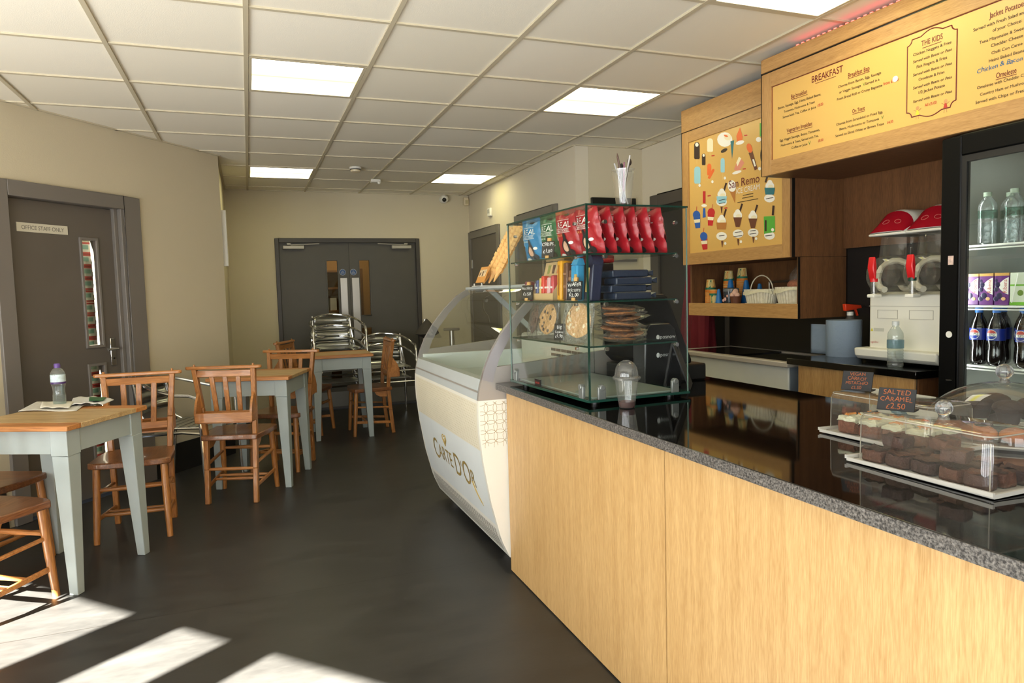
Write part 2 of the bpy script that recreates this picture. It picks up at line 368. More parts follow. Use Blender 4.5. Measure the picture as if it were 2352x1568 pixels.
# skirtings
def skirt(name, a, q, h, m, inn):
    a, q = Vector(a), Vector(q); d = (q-a).normalized(); n = Vector((-d.y, d.x))*inn*.014
    return struct(MB().hexa([(a.x, a.y, 0), (q.x, q.y, 0), (q.x+n.x, q.y+n.y, 0), (a.x+n.x, a.y+n.y, 0)], [(a.x, a.y, h), (q.x, q.y, h), (q.x+n.x*.7, q.y+n.y*.7, h), (a.x+n.x*.7, a.y+n.y*.7, h)]).build(name, m))
m_skirt = mat('dark_vinyl_skirting', (26, 25, 24), r=.5)
skirt('baseboard_office', A0+ud*.92, P1, .22, m_skirt, -1)
skirt('baseboard_entry', P0, A0+ud*(-.15), .22, m_skirt, -1)
skirt('baseboard_left', (-.19, 6.27), (-.19, 8.15), .15, m_skirt, -1)
skirt('baseboard_far', (1.96, 8.15), (2.567, 8.15), .15, m_skirt, -1)
skirt('baseboard_right', (2.567, 8.15), (2.567, 5.2), .12, m_skirt, -1)

# ---------------------------------------------------------------- office door (local x runs along the wall, y out of the room)
def frame_at(o2, d2):      # local frame: x along d2, y into the wall, z up
    n = Vector((-d2.y, d2.x)); M = Matrix(((d2.x, n.x, 0, o2.x), (d2.y, n.y, 0, o2.y), (0, 0, 1, 0), (0, 0, 0, 1))); return M
def local_thing(M, name, label=None, cat=None, kind=None):
    o = bpy.data.objects.new(name, None); o.empty_display_size = .05; C.objects.link(o); o.matrix_world = M
    if kind: o['kind'] = kind
    if label: o['label'] = label; o['category'] = cat
    return o
def holed(x0, x1, z0, z1, y0, y1, holes, mb=None, mi=0):
    mb = mb or MB(); xs = sorted({x0, x1, *[h for o in holes for h in o[:2]]}); zs = sorted({z0, z1, *[h for o in holes for h in o[2:]]})
    for i in range(len(xs)-1):
        for j in range(len(zs)-1):
            cx, cz = (xs[i]+xs[i+1])/2, (zs[j]+zs[j+1])/2
            if not any(o[0] < cx < o[1] and o[2] < cz < o[3] for o in holes): mb.box((xs[i], y0, zs[j]), (xs[i+1], y1, zs[j+1]), mi)
    return mb
MO = frame_at(A0, ud)
d1 = local_thing(MO, 'door_1', kind='structure')
fm = MB()
fm.box((-.11, -.022, 0), (-.012, .10, 2.035)); fm.box((.80, -.022, 0), (.935, .0, 2.035)); fm.box((.775, -.012, 0), (.80, .10, 2.035)); fm.box((.745, .02, 0), (.775, .10, 1.95)); fm.box((-.012, -.022, 1.945), (.80, .10, 2.035)); fm.box((.80, 0, 0), (.81, .1, 2.035))
fm.build('door_frame', m_grey, d1, bevel=.004)
OW = [(.50, .605, 1.02, 1.72), (.50, .605, .20, .88)]
holed(0, .745, .008, 1.94, .045, .09, OW).build('door_leaf', m_greyd, d1)
bm_ = MB()
for w in OW: holed(w[0]-.018, w[1]+.018, w[2]-.018, w[3]+.018, .033, .05, [w], bm_)
bm_.build('glazing_bead', m_grey, d1, bevel=.003)
for w in OW: B((w[0], .062, w[2]), (w[1], .066, w[3])).build('window_pane', m_pane, d1)
hd = MB(); hd.box((.665, .036, .87), (.708, .046, 1.06)).build('handle_plate', m_chrome, d1, bevel=.004)
MB().tube([(.686, .04, .985), (.686, .0, .985), (.68, -.012, .985), (.60, -.012, .985)], .009, 10).build('lever_handle', m_chrome, d1)
MB().cyl((.686, .037, .92), (.686, .033, .92), .007, 12).build('keyhole', m_black, d1)
sg = local_thing(MO, 'door_sign', 'small white OFFICE STAFF ONLY sign on the grey door', 'sign')
B((.07, .039, 1.745), (.405, .044, 1.80)).build('sign_plate', mat('cream_sign', (206, 200, 180), r=.5), sg)
text(MB(), 'OFFICE STAFF ONLY', lambda u, v: (.098+u, .0385, 1.760+v), width=.28, size=.036).build('lettering', mat('grey_ink', (96, 92, 84), r=.6), sg, smooth=0, fix=False)
# cartons stacked in the office, seen through the door glass
m_ct = mat('carton_white', (206, 206, 198), r=.6); m_ctr = mat('carton_red', (160, 46, 42), r=.6); m_ctg = mat('carton_teal', (110, 150, 140), r=.6)
def carton():
    o = bpy.data.objects.new('carton', None); C.objects.link(o)
    B((-.14, -.1, 0), (.14, .1, .078)).build('box', m_ct, o, bevel=.002)
    q = MB(); q.box((-.141, -.102, 0), (.141, .1, .012)); q.box((-.141, -.102, .066), (.141, .1, .078)); q.build('red_band', m_ctr, o)
    q = MB(); q.cyl((-.052, -.101, .04), (-.052, -.104, .04), .017, 14); q.build('round_mark', m_ctr, o)
    q = MB(); q.box((-.005, -.1015, .03), (.06, -.103, .058)); q.build('teal_label', m_ctg, o)
    return o
c0 = carton(); first = True
for k in range(19):
    z = .17+k*.0815
    o = c0 if first else dup(c0); first = False
    M = MO @ TR(.56+random.uniform(-.01, .01), .23, z); o.matrix_world = M
    ordn = ['bottom', 'second', 'third', 'fourth', 'fifth', 'sixth', 'seventh', 'eighth', 'ninth', 'tenth', 'eleventh', 'twelfth', 'thirteenth', 'fourteenth', 'fifteenth', 'sixteenth', 'seventeenth', 'eighteenth', 'top'][k]
    tag(o, 'red and white carton behind the office door glass, %s of its stack' % ordn, 'carton', 'cartons stacked behind the office door')
struct(MB().box((-.6, .55, 0), (1.4, .6, 2.4)).build('wall_office_inside', mat('dim_office_wall', (70, 66, 60), r=.8))).matrix_world = MO
struct(MB().box((-.6, .10, -.05), (1.4, .6, 0)).build('floor_office', m_floor, smooth=0)).matrix_world = MO

# ---------------------------------------------------------------- far double doors
d2 = thing('door_2', 'x', 'x', (0, 8.15, 0)); del d2['label']; del d2['category']; d2['kind'] = 'structure'
m_fd = mat('dark_green_grey_door', (76, 73, 65), r=.5, var=.04)
m_fdf = mat('dark_door_frame', (60, 56, 51), r=.45)
fm = MB(); fm.box((.30, -.02, 0), (.345, .12, 1.965)); fm.box((1.89, -.02, 0), (1.935, .12, 1.965)); fm.box((.345, -.02, 1.915), (1.89, .12, 1.965)); fm.build('door_frame', m_fdf, d2, bevel=.004)
for i, (x0, x1, wx) in enumerate(((.345, 1.109, (.856, .975)), (1.111, 1.89, (1.225, 1.34)))):
    hs = [(wx[0], wx[1], 1.08, 1.715), (wx[0], wx[1], .33, .93)]
    lf = holed(x0, x1, .004, 1.915, .03, .075, hs).build('door_leaf', m_fd, d2)
    for h in hs: B((h[0], .05, h[2]), (h[1], .054, h[3])).build('window_pane', m_pane, lf)
    for h in hs: holed(h[0]-.012, h[1]+.012, h[2]-.012, h[3]+.012, .022, .034, [h]).build('glazing_bead', m_fd, lf)
    px = (1.0, 1.078) if i == 0 else (1.132, 1.215)
    B((px[0], .022, .80), (px[1], .03, 1.515)).build('push_plate', m_steel, lf, bevel=.002)
    B((x0+.02, .022, .03), (x1-.02, .03, .2)).build('kick_plate', mat('grey_kick_plate', (120, 118, 112), r=.4, metal=.6), lf)
    q = MB(); cx = .5 if i == 0 else 1.72; q.box((cx-.115, -.03, 1.845), (cx+.115, .03, 1.885)); q.build('closer_body', mat('closer_silver', (168, 164, 152), r=.4, metal=.3), lf, bevel=.006)
    sgn = 1 if i == 0 else -1
    q = MB(); q.beam((cx-sgn*.03, -.01, 1.892), (cx+sgn*.28, -.01, 1.905), .018, .008); q.box((cx-sgn*.05-.02, -.025, 1.893), (cx-sgn*.05+.02, .02, 1.91)); q.build('closer_arm', mat('closer_silver', (1,1,1)), lf)
for nm, x, side in (('left', 1.03, 'left'), ('right', 1.152, 'right')):
    s = thing('fire_door_sign', 'round blue fire door sign on the %s leaf of the far double doors' % side, 'sign', (x, 8.178, 1.58), group='blue signs on the double doors')
    MB().cyl((0, 0, 0), (0, -.003, 0), .037, 28).build('sign_disc', mat('sign_blue', (30, 74, 128), r=.4), s)
    MB().tube([(.034*math.cos(a*PI/14), -.004, .034*math.sin(a*PI/14)) for a in range(28)], .0015, 5, closed=True).build('white_ring', m_white, s)
    q = MB(); text(q, 'FIRE', lambda u, v: (u, -.0045, .008+v), size=.013, center=True); text(q, 'DOOR', lambda u, v: (u, -.0045, -.007+v), size=.013, center=True); text(q, 'KEEP SHUT', lambda u, v: (u, -.0045, -.02+v), size=.009, center=True); q.build('lettering', m_white, s, smooth=0, fix=False)
# what shows through the vision panels: a warm wooden store room
m_store = wood('store_room_wood', (120, 78, 40), (164, 116, 66), 'Z', r=.6)
struct(MB().box((-.2, 9.55, 0), (2.6, 9.6, 2.4)).build('wall_store', mat('store_wall', (170, 128, 72), r=.8)))
struct(MB().box((-.2, 8.27, -.05), (2.6, 9.6, 0)).build('floor_store', m_floor))
struct(MB().box((-.25, 8.27, 2.4), (2.65, 9.6, 2.45)).build('ceiling_store', mat('store_wall', (1, 1, 1))))
struct(MB().box((-.25, 8.27, 0), (-.2, 9.6, 2.4)).build('wall_store_left', mat('store_wall', (1, 1, 1)))); struct(MB().box((2.6, 8.27, 0), (2.65, 9.6, 2.4)).build('wall_store_right', mat('store_wall', (1, 1, 1))))
sh = thing('store_shelf', 'wooden store shelf seen through the double door windows', 'shelf', (.55, 9.3, 0))
q = MB()
for x in (0, .62): q.box((x-.02, 0, 0), (x+.02, .24, 1.62))
q.build('upright', m_store, sh)
for z in (.35, .75, 1.1, 1.4, 1.62): B((0, 0, z), (.62, .24, z+.025)).build('shelf_board', m_store, sh)
m_paper = mat('white_paper', (224, 218, 200), r=.7)
for i, (x, z, w, h) in enumerate(((.70, 1.425, .1, .14), (.86, 1.125, .09, .17), (1.0, 1.125, .08, .16), (.74, .775, .14, .16), (.95, .775, .12, .2), (.78, .375, .16, .18))):
    tag(B((x, 9.32, z), (x+w, 9.5, z+h)).build('paper_box', m_paper), 'pale store room box behind the double doors, %s' % ('top shelf', 'second shelf left', 'second shelf right', 'third shelf left', 'third shelf right', 'lowest shelf')[i], 'box', 'boxes on the store shelf')
ps = tag(B((1.32, 9.1, 0), (1.40, 9.18, 1.66)).build('wooden_post', m_store, bevel=.004), 'brown wooden post beyond the right double door window', 'post')

# ---------------------------------------------------------------- doors on the right-hand walls
d3 = thing('door_3', 'x', 'x', (2.567, 0, 0)); del d3['label']; del d3['category']; d3['kind'] = 'structure'
q = MB(); q.box((-.022, 7.05, 0), (0, 7.13, 2.035)); q.box((-.022, 8.06, 0), (0, 8.14, 2.035)); q.box((-.022, 7.13, 1.95), (0, 8.06, 2.035)); q.build('door_frame', m_grey, d3, bevel=.004)
B((-.01, 7.13, .01), (0, 8.06, 1.95)).build('door_leaf', m_greyd, d3)
q = MB(); q.box((-.02, 8.02, 1.6), (-.008, 8.06, 1.7)); q.box((-.02, 8.02, .4), (-.008, 8.06, .5)); q.build('hinge', m_steel, d3)
d4 = thing('door_4', 'x', 'x', (2.567, 0, 0)); del d4['label']; del d4['category']; d4['kind'] = 'structure'
q = MB(); q.box((-.022, 5.55, 0), (0, 5.63, 2.06)); q.box((-.022, 6.5, 0), (0, 6.58, 2.06)); q.box((-.022, 5.63, 1.97), (0, 6.5, 2.06)); q.build('door_frame', m_grey, d4, bevel=.004)
B((-.01, 5.63, .01), (0, 6.5, 1.97)).build('door_leaf', m_greyd, d4)
d5 = thing('door_5', 'x', 'x', (3.2, 0, 0)); del d5['label']; del d5['category']; d5['kind'] = 'structure'
m_dk = mat('dark_doorway_frame', (82, 76, 70), r=.5)
q = MB(); q.box((-.025, 4.93, 0), (0, 5.05, 2.065)); q.box((-.025, 3.98, 0), (0, 4.08, 2.065)); q.box((-.025, 4.08, 1.97), (0, 4.93, 2.065)); q.build('door_frame', m_dk, d5, bevel=.004)
B((-.008, 4.08, .01), (0, 4.93, 1.97)).build('door_leaf', mat('doorway_shade_brown', (44, 39, 34), r=.5), d5)  # leaf coloured nearly black for the shade in this doorway

# ---------------------------------------------------------------- things fixed to ceiling and walls
mt, t, b = nt('light_diffuser'); N, L = t.nodes, t.links
tc = N.new('ShaderNodeTexCoord'); sx = N.new('ShaderNodeSeparateXYZ'); L.new(tc.outputs['Object'], sx.inputs[0])
mr = N.new('ShaderNodeMath'); mr.operation = 'ABSOLUTE'; L.new(sx.outputs['Y'], mr.inputs[0])
cr = N.new('ShaderNodeValToRGB'); cr.color_ramp.elements[0].position = 0; cr.color_ramp.elements[1].position = .16
cr.color_ramp.elements[0].color = (1.0, .90, .09, 1); cr.color_ramp.elements[1].color = (1, .93, .72, 1); L.new(mr.outputs[0], cr.inputs['Fac'])
em = N.new('ShaderNodeEmission'); em.inputs['Strength'].default_value = LAMP_GLOW; L.new(cr.outputs['Color'], em.inputs['Color']); L.new(em.outputs[0], N['Material Output'].inputs['Surface'])
m_diff = mt
lights = [(0, 1, 'above the nearest wooden table, left of the hall'), (3, 1, 'beside the ice cream menu board'), (0, 6, 'at the far end, left of the smoke detector'), (3, 6, 'at the far end near the right wall'), (3, -2, 'above the counter beside the breakfast menu')]
t0 = None
for i, j, w in lights:
    loc = (.0488+.6*(i+.5), 3.0852+.6*(j+.5), ZC)
    lab = 'square glowing ceiling light panel '+w
    if t0 is None:
        t0 = thing('ceiling_light', lab, 'ceiling light', loc, group='square light panels in the ceiling')
        holed(-.288, .288, -.288, .288, 0, 1, []) 
        B((-.272, -.272, 0), (.272, .272, .004)).build('diffuser', m_diff, t0, smooth=0)
        q = MB()
        for a, c in (((-.288, -.288), (.288, -.272)), ((-.288, .272), (.288, .288)), ((-.288, -.272), (-.272, .272)), ((.272, -.272), (.288, .272))): q.box((a[0], a[1], -.003), (c[0], c[1], .005))
        q.build('frame', m_tbar, t0, smooth=0)
    else: dup(t0, loc, label=lab)
s = thing('smoke_detector', 'round cream smoke detector on the far ceiling', 'smoke detector', (.981, 6.544, ZC))
MB().lathe([(0, 0), (.055, 0), (.055, -.012), (.048, -.018)], 24).build('base', m_white, s); MB().lathe([(.05, -.018), (.05, -.026), (.0, -.026)], 24).build('dark_slot', m_black, s); MB().lathe([(.046, -.026), (.044, -.042), (.02, -.05), (0, -.05)], 24).build('cap', mat('cream_plastic', (214, 200, 168), r=.4), s)
s = thing('ceiling_sensor', 'small white box sensor on the ceiling grid past the smoke detector', 'sensor', (1.269, 7.154, ZC))
B((-.05, -.04, -.035), (.05, .04, -.004)).build('housing', m_white, s, bevel=.008); MB().ball((.03, -.03, -.04), .018).build('lens', m_white, s)
s = thing('security_camera', 'white dome security camera high on the far wall', 'camera', (2.246, 8.15, 2.43))
MB().lathe([(0, 0), (.045, 0), (.045, .03), (0, .03)], 20, ).at(Matrix()).build('mount', m_white, s).rotation_euler = (PI/2, 0, 0)
MB().ball((0, -.06, 0), .05, 20).build('ball', m_white, s); MB().ball((-.008, -.092, -.012), .027, 16).build('lens', m_black, s)
s = thing('motion_sensor', 'small cream motion sensor in the top far right corner', 'sensor', (2.53, 8.15, 2.41)); B((-.03, -.05, -.05), (.03, 0, .05)).build('housing', mat('cream_plastic', (1,1,1)), s, bevel=.012); B((-.02, -.054, -.03), (.02, -.049, .015)).build('lens', mat('sensor_lens', (180, 168, 130), r=.3), s)
s = thing('alarm_box', 'small white alarm box on the right wall above the far door', 'alarm', (2.567, 7.325, 2.19)); B((-.03, -.05, -.045), (0, .05, .045)).build('housing', m_white, s, bevel=.006); B((-.034, -.03, -.01), (-.029, .03, .03)).build('sounder', mat('grey_plastic', (170, 168, 160), r=.5), s)
s = thing('cable_trunking', 'upright white cable trunking beyond the corner of the office wall', 'trunking', (-.19, 6.42, 1.585)); B((0, -.06, 0), (.045, .0, .47)).build('channel', m_white, s, bevel=.003); B((.045, -.058, 0), (.049, -.002, .47)).build('cover', mat('trunking_cover', (200, 194, 170), r=.5), s)
s = thing('wall_display_board', 'white wall board with a black header on the wall behind the display case', 'board', (2.70, 5.2, 1.53))
B((0, -.03, .02), (.42, 0, .42)).build('white_panel', mat('board_white', (196, 192, 180), r=.4), s, bevel=.004); B((0, -.03, .42), (.42, 0, .535)).build('header', m_black, s, bevel=.004)
B((0, -.032, 0), (.42, 0, .02)).build('bottom_rail', m_grey, s)
# ================================================================== tables and chairs
m_oak = wood('table_top_oak', (146, 116, 74), (204, 176, 128), 'X', scale=2.0, r=.42)
m_oake = wood('table_edge_oak', (150, 92, 44), (200, 138, 76), 'X', scale=2.0, r=.45)
mt, t, b = nt('chipped_grey_paint'); N, L = t.nodes, t.links
tc = N.new('ShaderNodeTexCoord'); ns = N.new('ShaderNodeTexNoise'); ns.inputs['Scale'].default_value = 9; ns.inputs['Detail'].default_value = 8; ns.inputs['Roughness'].default_value = .7; L.new(tc.outputs['Object'], ns.inputs['Vector'])
n2 = N.new('ShaderNodeTexNoise'); n2.inputs['Scale'].default_value = 5; n2.inputs['Detail'].default_value = 5; L.new(tc.outputs['Object'], n2.inputs['Vector'])
c2 = N.new('ShaderNodeValToRGB'); c2.color_ramp.elements[0].color = rgb((138, 148, 146)); c2.color_ramp.elements[1].color = rgb((168, 178, 175)); L.new(n2.outputs['Fac'], c2.inputs['Fac'])
cr = N.new('ShaderNodeValToRGB'); cr.color_ramp.elements[0].position = .70; cr.color_ramp.elements[1].position = .715; cr.color_ramp.elements[0].color = (0,0,0,1); L.new(ns.outputs['Fac'], cr.inputs['Fac'])
mx = N.new('ShaderNodeMix'); mx.data_type = 'RGBA'; mx.inputs['B'].default_value = rgb((190, 140, 90)); L.new(cr.outputs['Color'], mx.inputs['Factor']); L.new(c2.outputs['Color'], mx.inputs['A']); L.new(mx.outputs['Result'], b.inputs['Base Color'])
b.inputs['Roughness'].default_value = .5
m_gpaint = mt
def make_table(span):
    o = thing('cafe_table', '', 'table'); h = span/2; e = h+.022
    q = MB(); q.box((-e, -e+.09, .746), (e, e-.09, .77)); q.build('table_top', m_oak, o, bevel=.003)
    q = MB(); q.box((-e, -e, .746), (e, -e+.089, .77)); q.box((-e, e-.089, .746), (e, e, .77)); q.build('breadboard_end', m_oake, o, bevel=.004)
    for a in range(4):
        q = MB().at(RZ(a*PI/2)); q.box((-h+.03, -h+.006, .64), (h-.03, -h+.028, .745)); q.build('apron', m_gpaint, o)
    for sx in (-1, 1):
        for sy in (-1, 1):
            def sq(w, z): return [(sx*h, sy*h, z), (sx*(h-w), sy*h, z), (sx*(h-w), sy*(h-w), z), (sx*h, sy*(h-w), z)]
            q = MB(); q.hexa(sq(.082, .63), sq(.082, .746)); q.hexa(sq(.042, 0), sq(.078, .63)); q.build('leg', m_gpaint, o, bevel=.003)
    return o
tb = make_table(.518); tb.location = (-.894, 3.855, 0); tb.rotation_euler = (0, 0, math.radians(-26.6))
tb['label'] = 'nearest grey painted table with wooden top, water bottle and papers on it'; tb['group'] = 'grey cafe tables'
t2 = dup(tb, (.056, 5.257, 0), math.radians(-19.7), 'middle grey painted cafe table with bare wooden top, chapel chair tucked at each side')
t3 = dup(tb, (.775, 6.655, 0), math.radians(-1.8), 'farthest grey painted cafe table, standing before the stacked metal chairs')

m_beech = wood('chapel_chair_wood', (118, 72, 34), (186, 126, 64), 'Z', scale=2.2, r=.35, coat=.15)
m_seat = wood('chapel_chair_seat', (86, 50, 28), (146, 96, 58), 'Y', scale=2.0, r=.3, coat=.25)
m_rail = wood('chapel_chair_rail', (132, 82, 40), (198, 136, 74), 'X', scale=2.2, r=.35, coat=.15)
def make_chair():
    """chapel chair, front towards +Y"""
    o = thing('chapel_chair', '', 'chair')
    seat = []
    for i in range(25):                      # rounded seat outline
        t = i/24; x = -.205+.41*t; seat.append((x, .185+.018*math.sin(PI*t)-.022*(abs(2*t-1)**8)))
    out = [(-.175, -.185), (.175, -.185), (.195, -.05)]+seat[::-1]+[(-.195, -.05)]
    def top(x, y): return (x, y, .442-.010*max(0, 1-((x/.17)**2+((y-.0)/.15)**2)))
    q = MB(); k = len(out); cx = [(x*s, (y+.0)*s) for s in (.72, .36) for x, y in out]
    vs = [(x, y, .408) for x, y in out]+[top(x, y) for x, y in out]+[top(x, y) for x, y in cx]+[(0, 0, .432)]
    fs = [tuple(range(k-1, -1, -1))]
    for r in range(3):
        for i in range(k): j = (i+1) % k; fs.append((r*k+i, r*k+j, (r+1)*k+j, (r+1)*k+i))
    fs += [(3*k+i, 3*k+(i+1) % k, 4*k) for i in range(k)]
    q.add(vs, fs); q.build('seat', m_seat, o, bevel=.006)
    for s in (-1, 1):
        MB().tube([(s*.165, .15, .41), (s*.172, .165, .2), (s*.18, .18, 0)], [.019, .0195, .0155], 12).build('leg', m_beech, o)
        pts = [(s*.152, -.185, 0), (s*.153, -.165, .22), (s*.155, -.15, .44), (s*.165, -.165, .62), (s*.182, -.205, .872)]
        q = MB()
        for a, c in zip(pts[:-1], pts[1:]): q.beam(a, c, .03, .034, upv=(0, 1, 0))
        q.build('back_leg', m_beech, o, bevel=.004)
        q = MB(); q.cyl((s*.182, -.205, .885), (s*.182, -.206, .90), .009, 10, r2=.006); q.build('peg', m_beech, o)
        q = MB(); q.beam((s*.168, .15, .27), (s*.154, -.16, .25), .02, .016); q.build('side_stretcher', m_rail, o, bevel=.005)
        q = MB(); q.beam((s*.175, .17, .13), (s*.153, -.175, .105), .012, .026); q.build('side_stretcher', m_rail, o, bevel=.005)
        # cheek of the book box and bracket under the seat
        ck = [(-.16, .53), (-.255, .545), (-.262, .60), (-.24, .66), (-.2, .715), (-.175, .73)]
        MB().prism(ck, lambda y, z: (s*.164, y, z), lambda y, z: (s*.178, y, z)).build('book_box_cheek', m_rail, o)
        br = [(-.135, .41), (-.02, .41), (-.035, .375), (-.075, .352), (-.135, .35)]
        MB().prism(br, lambda y, z: (s*.14, y, z), lambda y, z: (s*.154, y, z)).build('seat_bracket', m_rail, o)
    q = MB(); n = 10
    o2 = [(-.215+.02*math.cos(PI/2+PI*i/n), .021*math.sin(PI/2+PI*i/n)) for i in range(n+1)]+[(.215+.02*math.cos(-PI/2+PI*i/n), .021*math.sin(-PI/2+PI*i/n)) for i in range(n+1)]
    q.prism(o2, lambda x, y: (x, -.205+y, .868), lambda x, y: (x, -.207+y, .888)); q.build('crest_rail', m_rail, o, bevel=.005)
    MB().beam((-.175, -.198, .838), (.175, -.198, .838), .02, .042, upv=(0, .15, 1)).build('top_rail', m_rail, o, bevel=.003)
    MB().beam((-.16, -.158, .575), (.16, -.158, .575), .018, .04).build('lower_rail', m_rail, o, bevel=.003)
    for x in (-.082, 0, .082):
        MB().beam((x*.9, -.16, .59), (x, -.197, .825), .030, .012, upv=(0, 1, 0)).build('slat', m_beech, o, bevel=.003)
    B((-.178, -.262, .535), (.178, -.25, .60)).build('book_box_panel', m_rail, o, bevel=.004)
    B((-.165, -.25, .53), (.165, -.155, .54)).build('book_box_base', m_rail, o)
    MB().tube([(-.168, .158, .29), (0, .160, .29), (.168, .158, .29)], [.009, .0135, .009], 10).build('front_stretcher', m_rail, o)
    MB().tube([(-.162, .06, .122), (0, .06, .122), (.162, .06, .122)], [.009, .012, .009], 10).build('cross_stretcher', m_rail, o)
    MB().tube([(-.158, -.02, .118), (0, -.02, .118), (.158, -.02, .118)], [.008, .011, .008], 10).build('cross_stretcher', m_rail, o)
    MB().tube([(-.152, -.165, .22), (0, -.165, .22), (.152, -.165, .22)], [.009, .0115, .009], 10).build('back_stretcher', m_rail, o)
    return o
def head(dx, dy): return math.atan2(-dx, dy)
chairs = [((-.643, 4.389), (-.05, -.99), 'wooden chapel chair facing the camera behind the nearest table'),
          ((-.104, 4.885), (.31, .95), 'wooden chapel chair with its open back turned to the camera at the middle table'),
          ((.203, 5.585), (-.45, -.89), 'wooden chapel chair on the far side of the middle table, facing it'),
          ((.49, 6.90), (.91, -.41), 'wooden chapel chair pushed under the left side of the farthest table'),
          ((1.04, 6.635), (-1, .0), 'wooden chapel chair on the right side of the farthest table, seen in profile'),
          ((-1.12, 3.50), (.55, .83), 'wooden chapel chair at the near side of the nearest table, cut by the picture edge'),
          ((-1.263, 4.064), (.87, -.49), 'wooden chapel chair at the left side of the nearest table, behind another cut-off chair')]
ch0 = make_chair()
for i, (p, d, lab) in enumerate(chairs):
    o = ch0 if i == 0 else dup(ch0)
    o.location = (p[0], p[1], 0); o.rotation_euler = (0, 0, head(*d)); o['label'] = lab; o['group'] = 'wooden chapel chairs'

m_alu = mat('polished_aluminium', (205, 206, 204), r=.16, metal=1.0)
m_alus = mat('brushed_aluminium', (176, 178, 176), r=.28, metal=1.0)
def make_alu():
    """aluminium bistro armchair, front towards +Y"""
    o = thing('metal_armchair', '', 'chair')
    for s in (-1, 1):
        MB().tube([(s*.275, .26, 0), (s*.268, .245, .40), (s*.262, .235, .60), (s*.26, .215, .645), (s*.262, .17, .662), (s*.265, .05, .668)], .0125, 10).build('front_leg', m_alu, o)
        MB().tube([(s*.235, -.26, 0), (s*.225, -.21, .43), (s*.20, -.235, .62), (s*.195, -.26, .755)], .012, 10).build('back_leg', m_alu, o)
        MB().tube([(s*.255, .24, .40), (s*.25, .1, .41), (s*.225, -.2, .385)], .011, 8).build('seat_rail', m_alu, o)
        MB().tube([(s*.195, .20, .43), (s*.19, -.12, .425), (s*.19, -.19, .46), (s*.19, -.235, .60), (s*.188, -.262, .75)], .009, 8).build('frame_tube', m_alu, o)
    pts = []
    for i in range(17):
        a = PI*i/16; pts.append((.265*math.cos(a), .05-.33*math.sin(a)**.85, .668+.10*math.sin(a)))
    MB().tube(pts, .0125, 10).build('arm_and_back_hoop', m_alu, o)
    MB().tube([(-.255, .24, .40), (.255, .24, .40)], .010, 8).build('cross_tube', m_alu, o)
    for k in range(6):
        y = .205-.062*k; MB().box((-.2, y-.024, .436), (.2, y+.024, .441)).build('seat_slat', m_alus, o, bevel=.002)
    for k in range(3):
        z = .53+.075*k; y = -.215-.018*k
        def sl(u, v): return (-.192+.384*u, y+.006-.028*math.sin(PI*u)-.02*v, z+.062*v)
        q = MB(); q.grid(10, 1, sl); x = q.build('back_slat', m_alus, o); md = x.modifiers.new('t', 'SOLIDIFY'); md.thickness = .003
    return o
al = make_alu(); al.location = (-.455, 5.40, 0); al.rotation_euler = (0, 0, head(.91, -.41)); al['label'] = 'single polished metal armchair by the wall between the nearest and middle tables'; al['group'] = 'polished metal armchairs'
for k in range(4): dup(al, (.835, 7.33+.012*k, .115*k), head(.06, -1), 'polished metal armchair behind the farthest table, %s of a stack of four' % ('bottom', 'second', 'third', 'top')[k])
for k in range(2): dup(al, (1.36, 7.36+.012*k, .115*k), head(.0, -1), 'polished metal armchair stack right of the farthest table, %s one' % ('lower', 'upper')[k])

# ---------------------------------------------------------------- on the nearest table
TZ = .77
m_pet = glass('clear_plastic', (238, 244, 244), ior=1.4, add=.04, bump=.15, bscale=40, haze=.10)
m_water = glass('bottle_water', (226, 236, 236), ior=1.33, add=.01, haze=.05)
s = thing('water_bottle', 'clear water bottle with purple cap on the nearest wooden table', 'bottle', (*AZ(138, 934, TZ).xy, TZ+.004))
prof = [(0, .002), (.026, .0), (.031, .006)]
for k in range(6): prof += [(.0305, .012+.009*k), (.0285, .016+.009*k)]
prof += [(.0275, .075), (.028, .09), (.0325, .115), (.0335, .12), (.0335, .165), (.031, .178), (.024, .19), (.0135, .2), (.0125, .212)]
MB().lathe(prof, 24).build('bottle_body', m_pet, s)
MB().lathe([(0, .004), (.0275, .006), (.0285, .02), (.027, .075), (.0275, .09), (.027, .105), (0, .105)], 24).build('water', m_water, s)
MB().lathe([(.0342, .122), (.0342, .165)], 24).build('label_wrap', mat('pale_blue_label', (190, 208, 214), r=.5, var=.25, vscale=60), s)
MB().lathe([(.0345, .118), (.0345, .128)], 24).build('purple_band', mat('purple_band', (62, 40, 96), r=.4), s)
MB().lathe([(.0145, .2), (.0145, .218), (.012, .222), (0, .222)], 20).build('cap', mat('purple_cap', (92, 66, 140), r=.4), s)
m_news = mat('newsprint', (206, 203, 194), r=.8, var=.14, vscale=40)
def sheet(name, pts, z, mtl, lab, cat, lift):
    q = MB(); A_, B_, C_, D_ = [Vector(p) for p in pts]
    def fn(u, v): p = A_.lerp(B_, u).lerp(D_.lerp(C_, u), v); return (p.x, p.y, z+lift(u, v))
    q.grid(14, 10, fn); o = q.build(name, mtl, smooth=60); md = o.modifiers.new('t', 'SOLIDIFY'); md.thickness = .002; tag(o, lab, cat); return o
def q4(*ps): return [AZ(x, y, TZ).xy for x, y in ps]
sheet('newspaper', q4((42, 946), (176, 944), (205, 925), (85, 925)), TZ+.003, m_news, 'folded grey newspaper under the water bottle on the nearest table', 'newspaper', lambda u, v: .002+.004*math.sin(6*u)*(1-v)**2+.003*v)
sheet('paper_napkin', q4((92, 943), (160, 942), (170, 928), (98, 930)), TZ+.010, mat('napkin_white', (226, 222, 208), r=.9), 'crumpled white paper napkin beside the water bottle', 'napkin', lambda u, v: .004+.006*abs(math.sin(7*u+2*v))*(.4+.6*(1-u)))
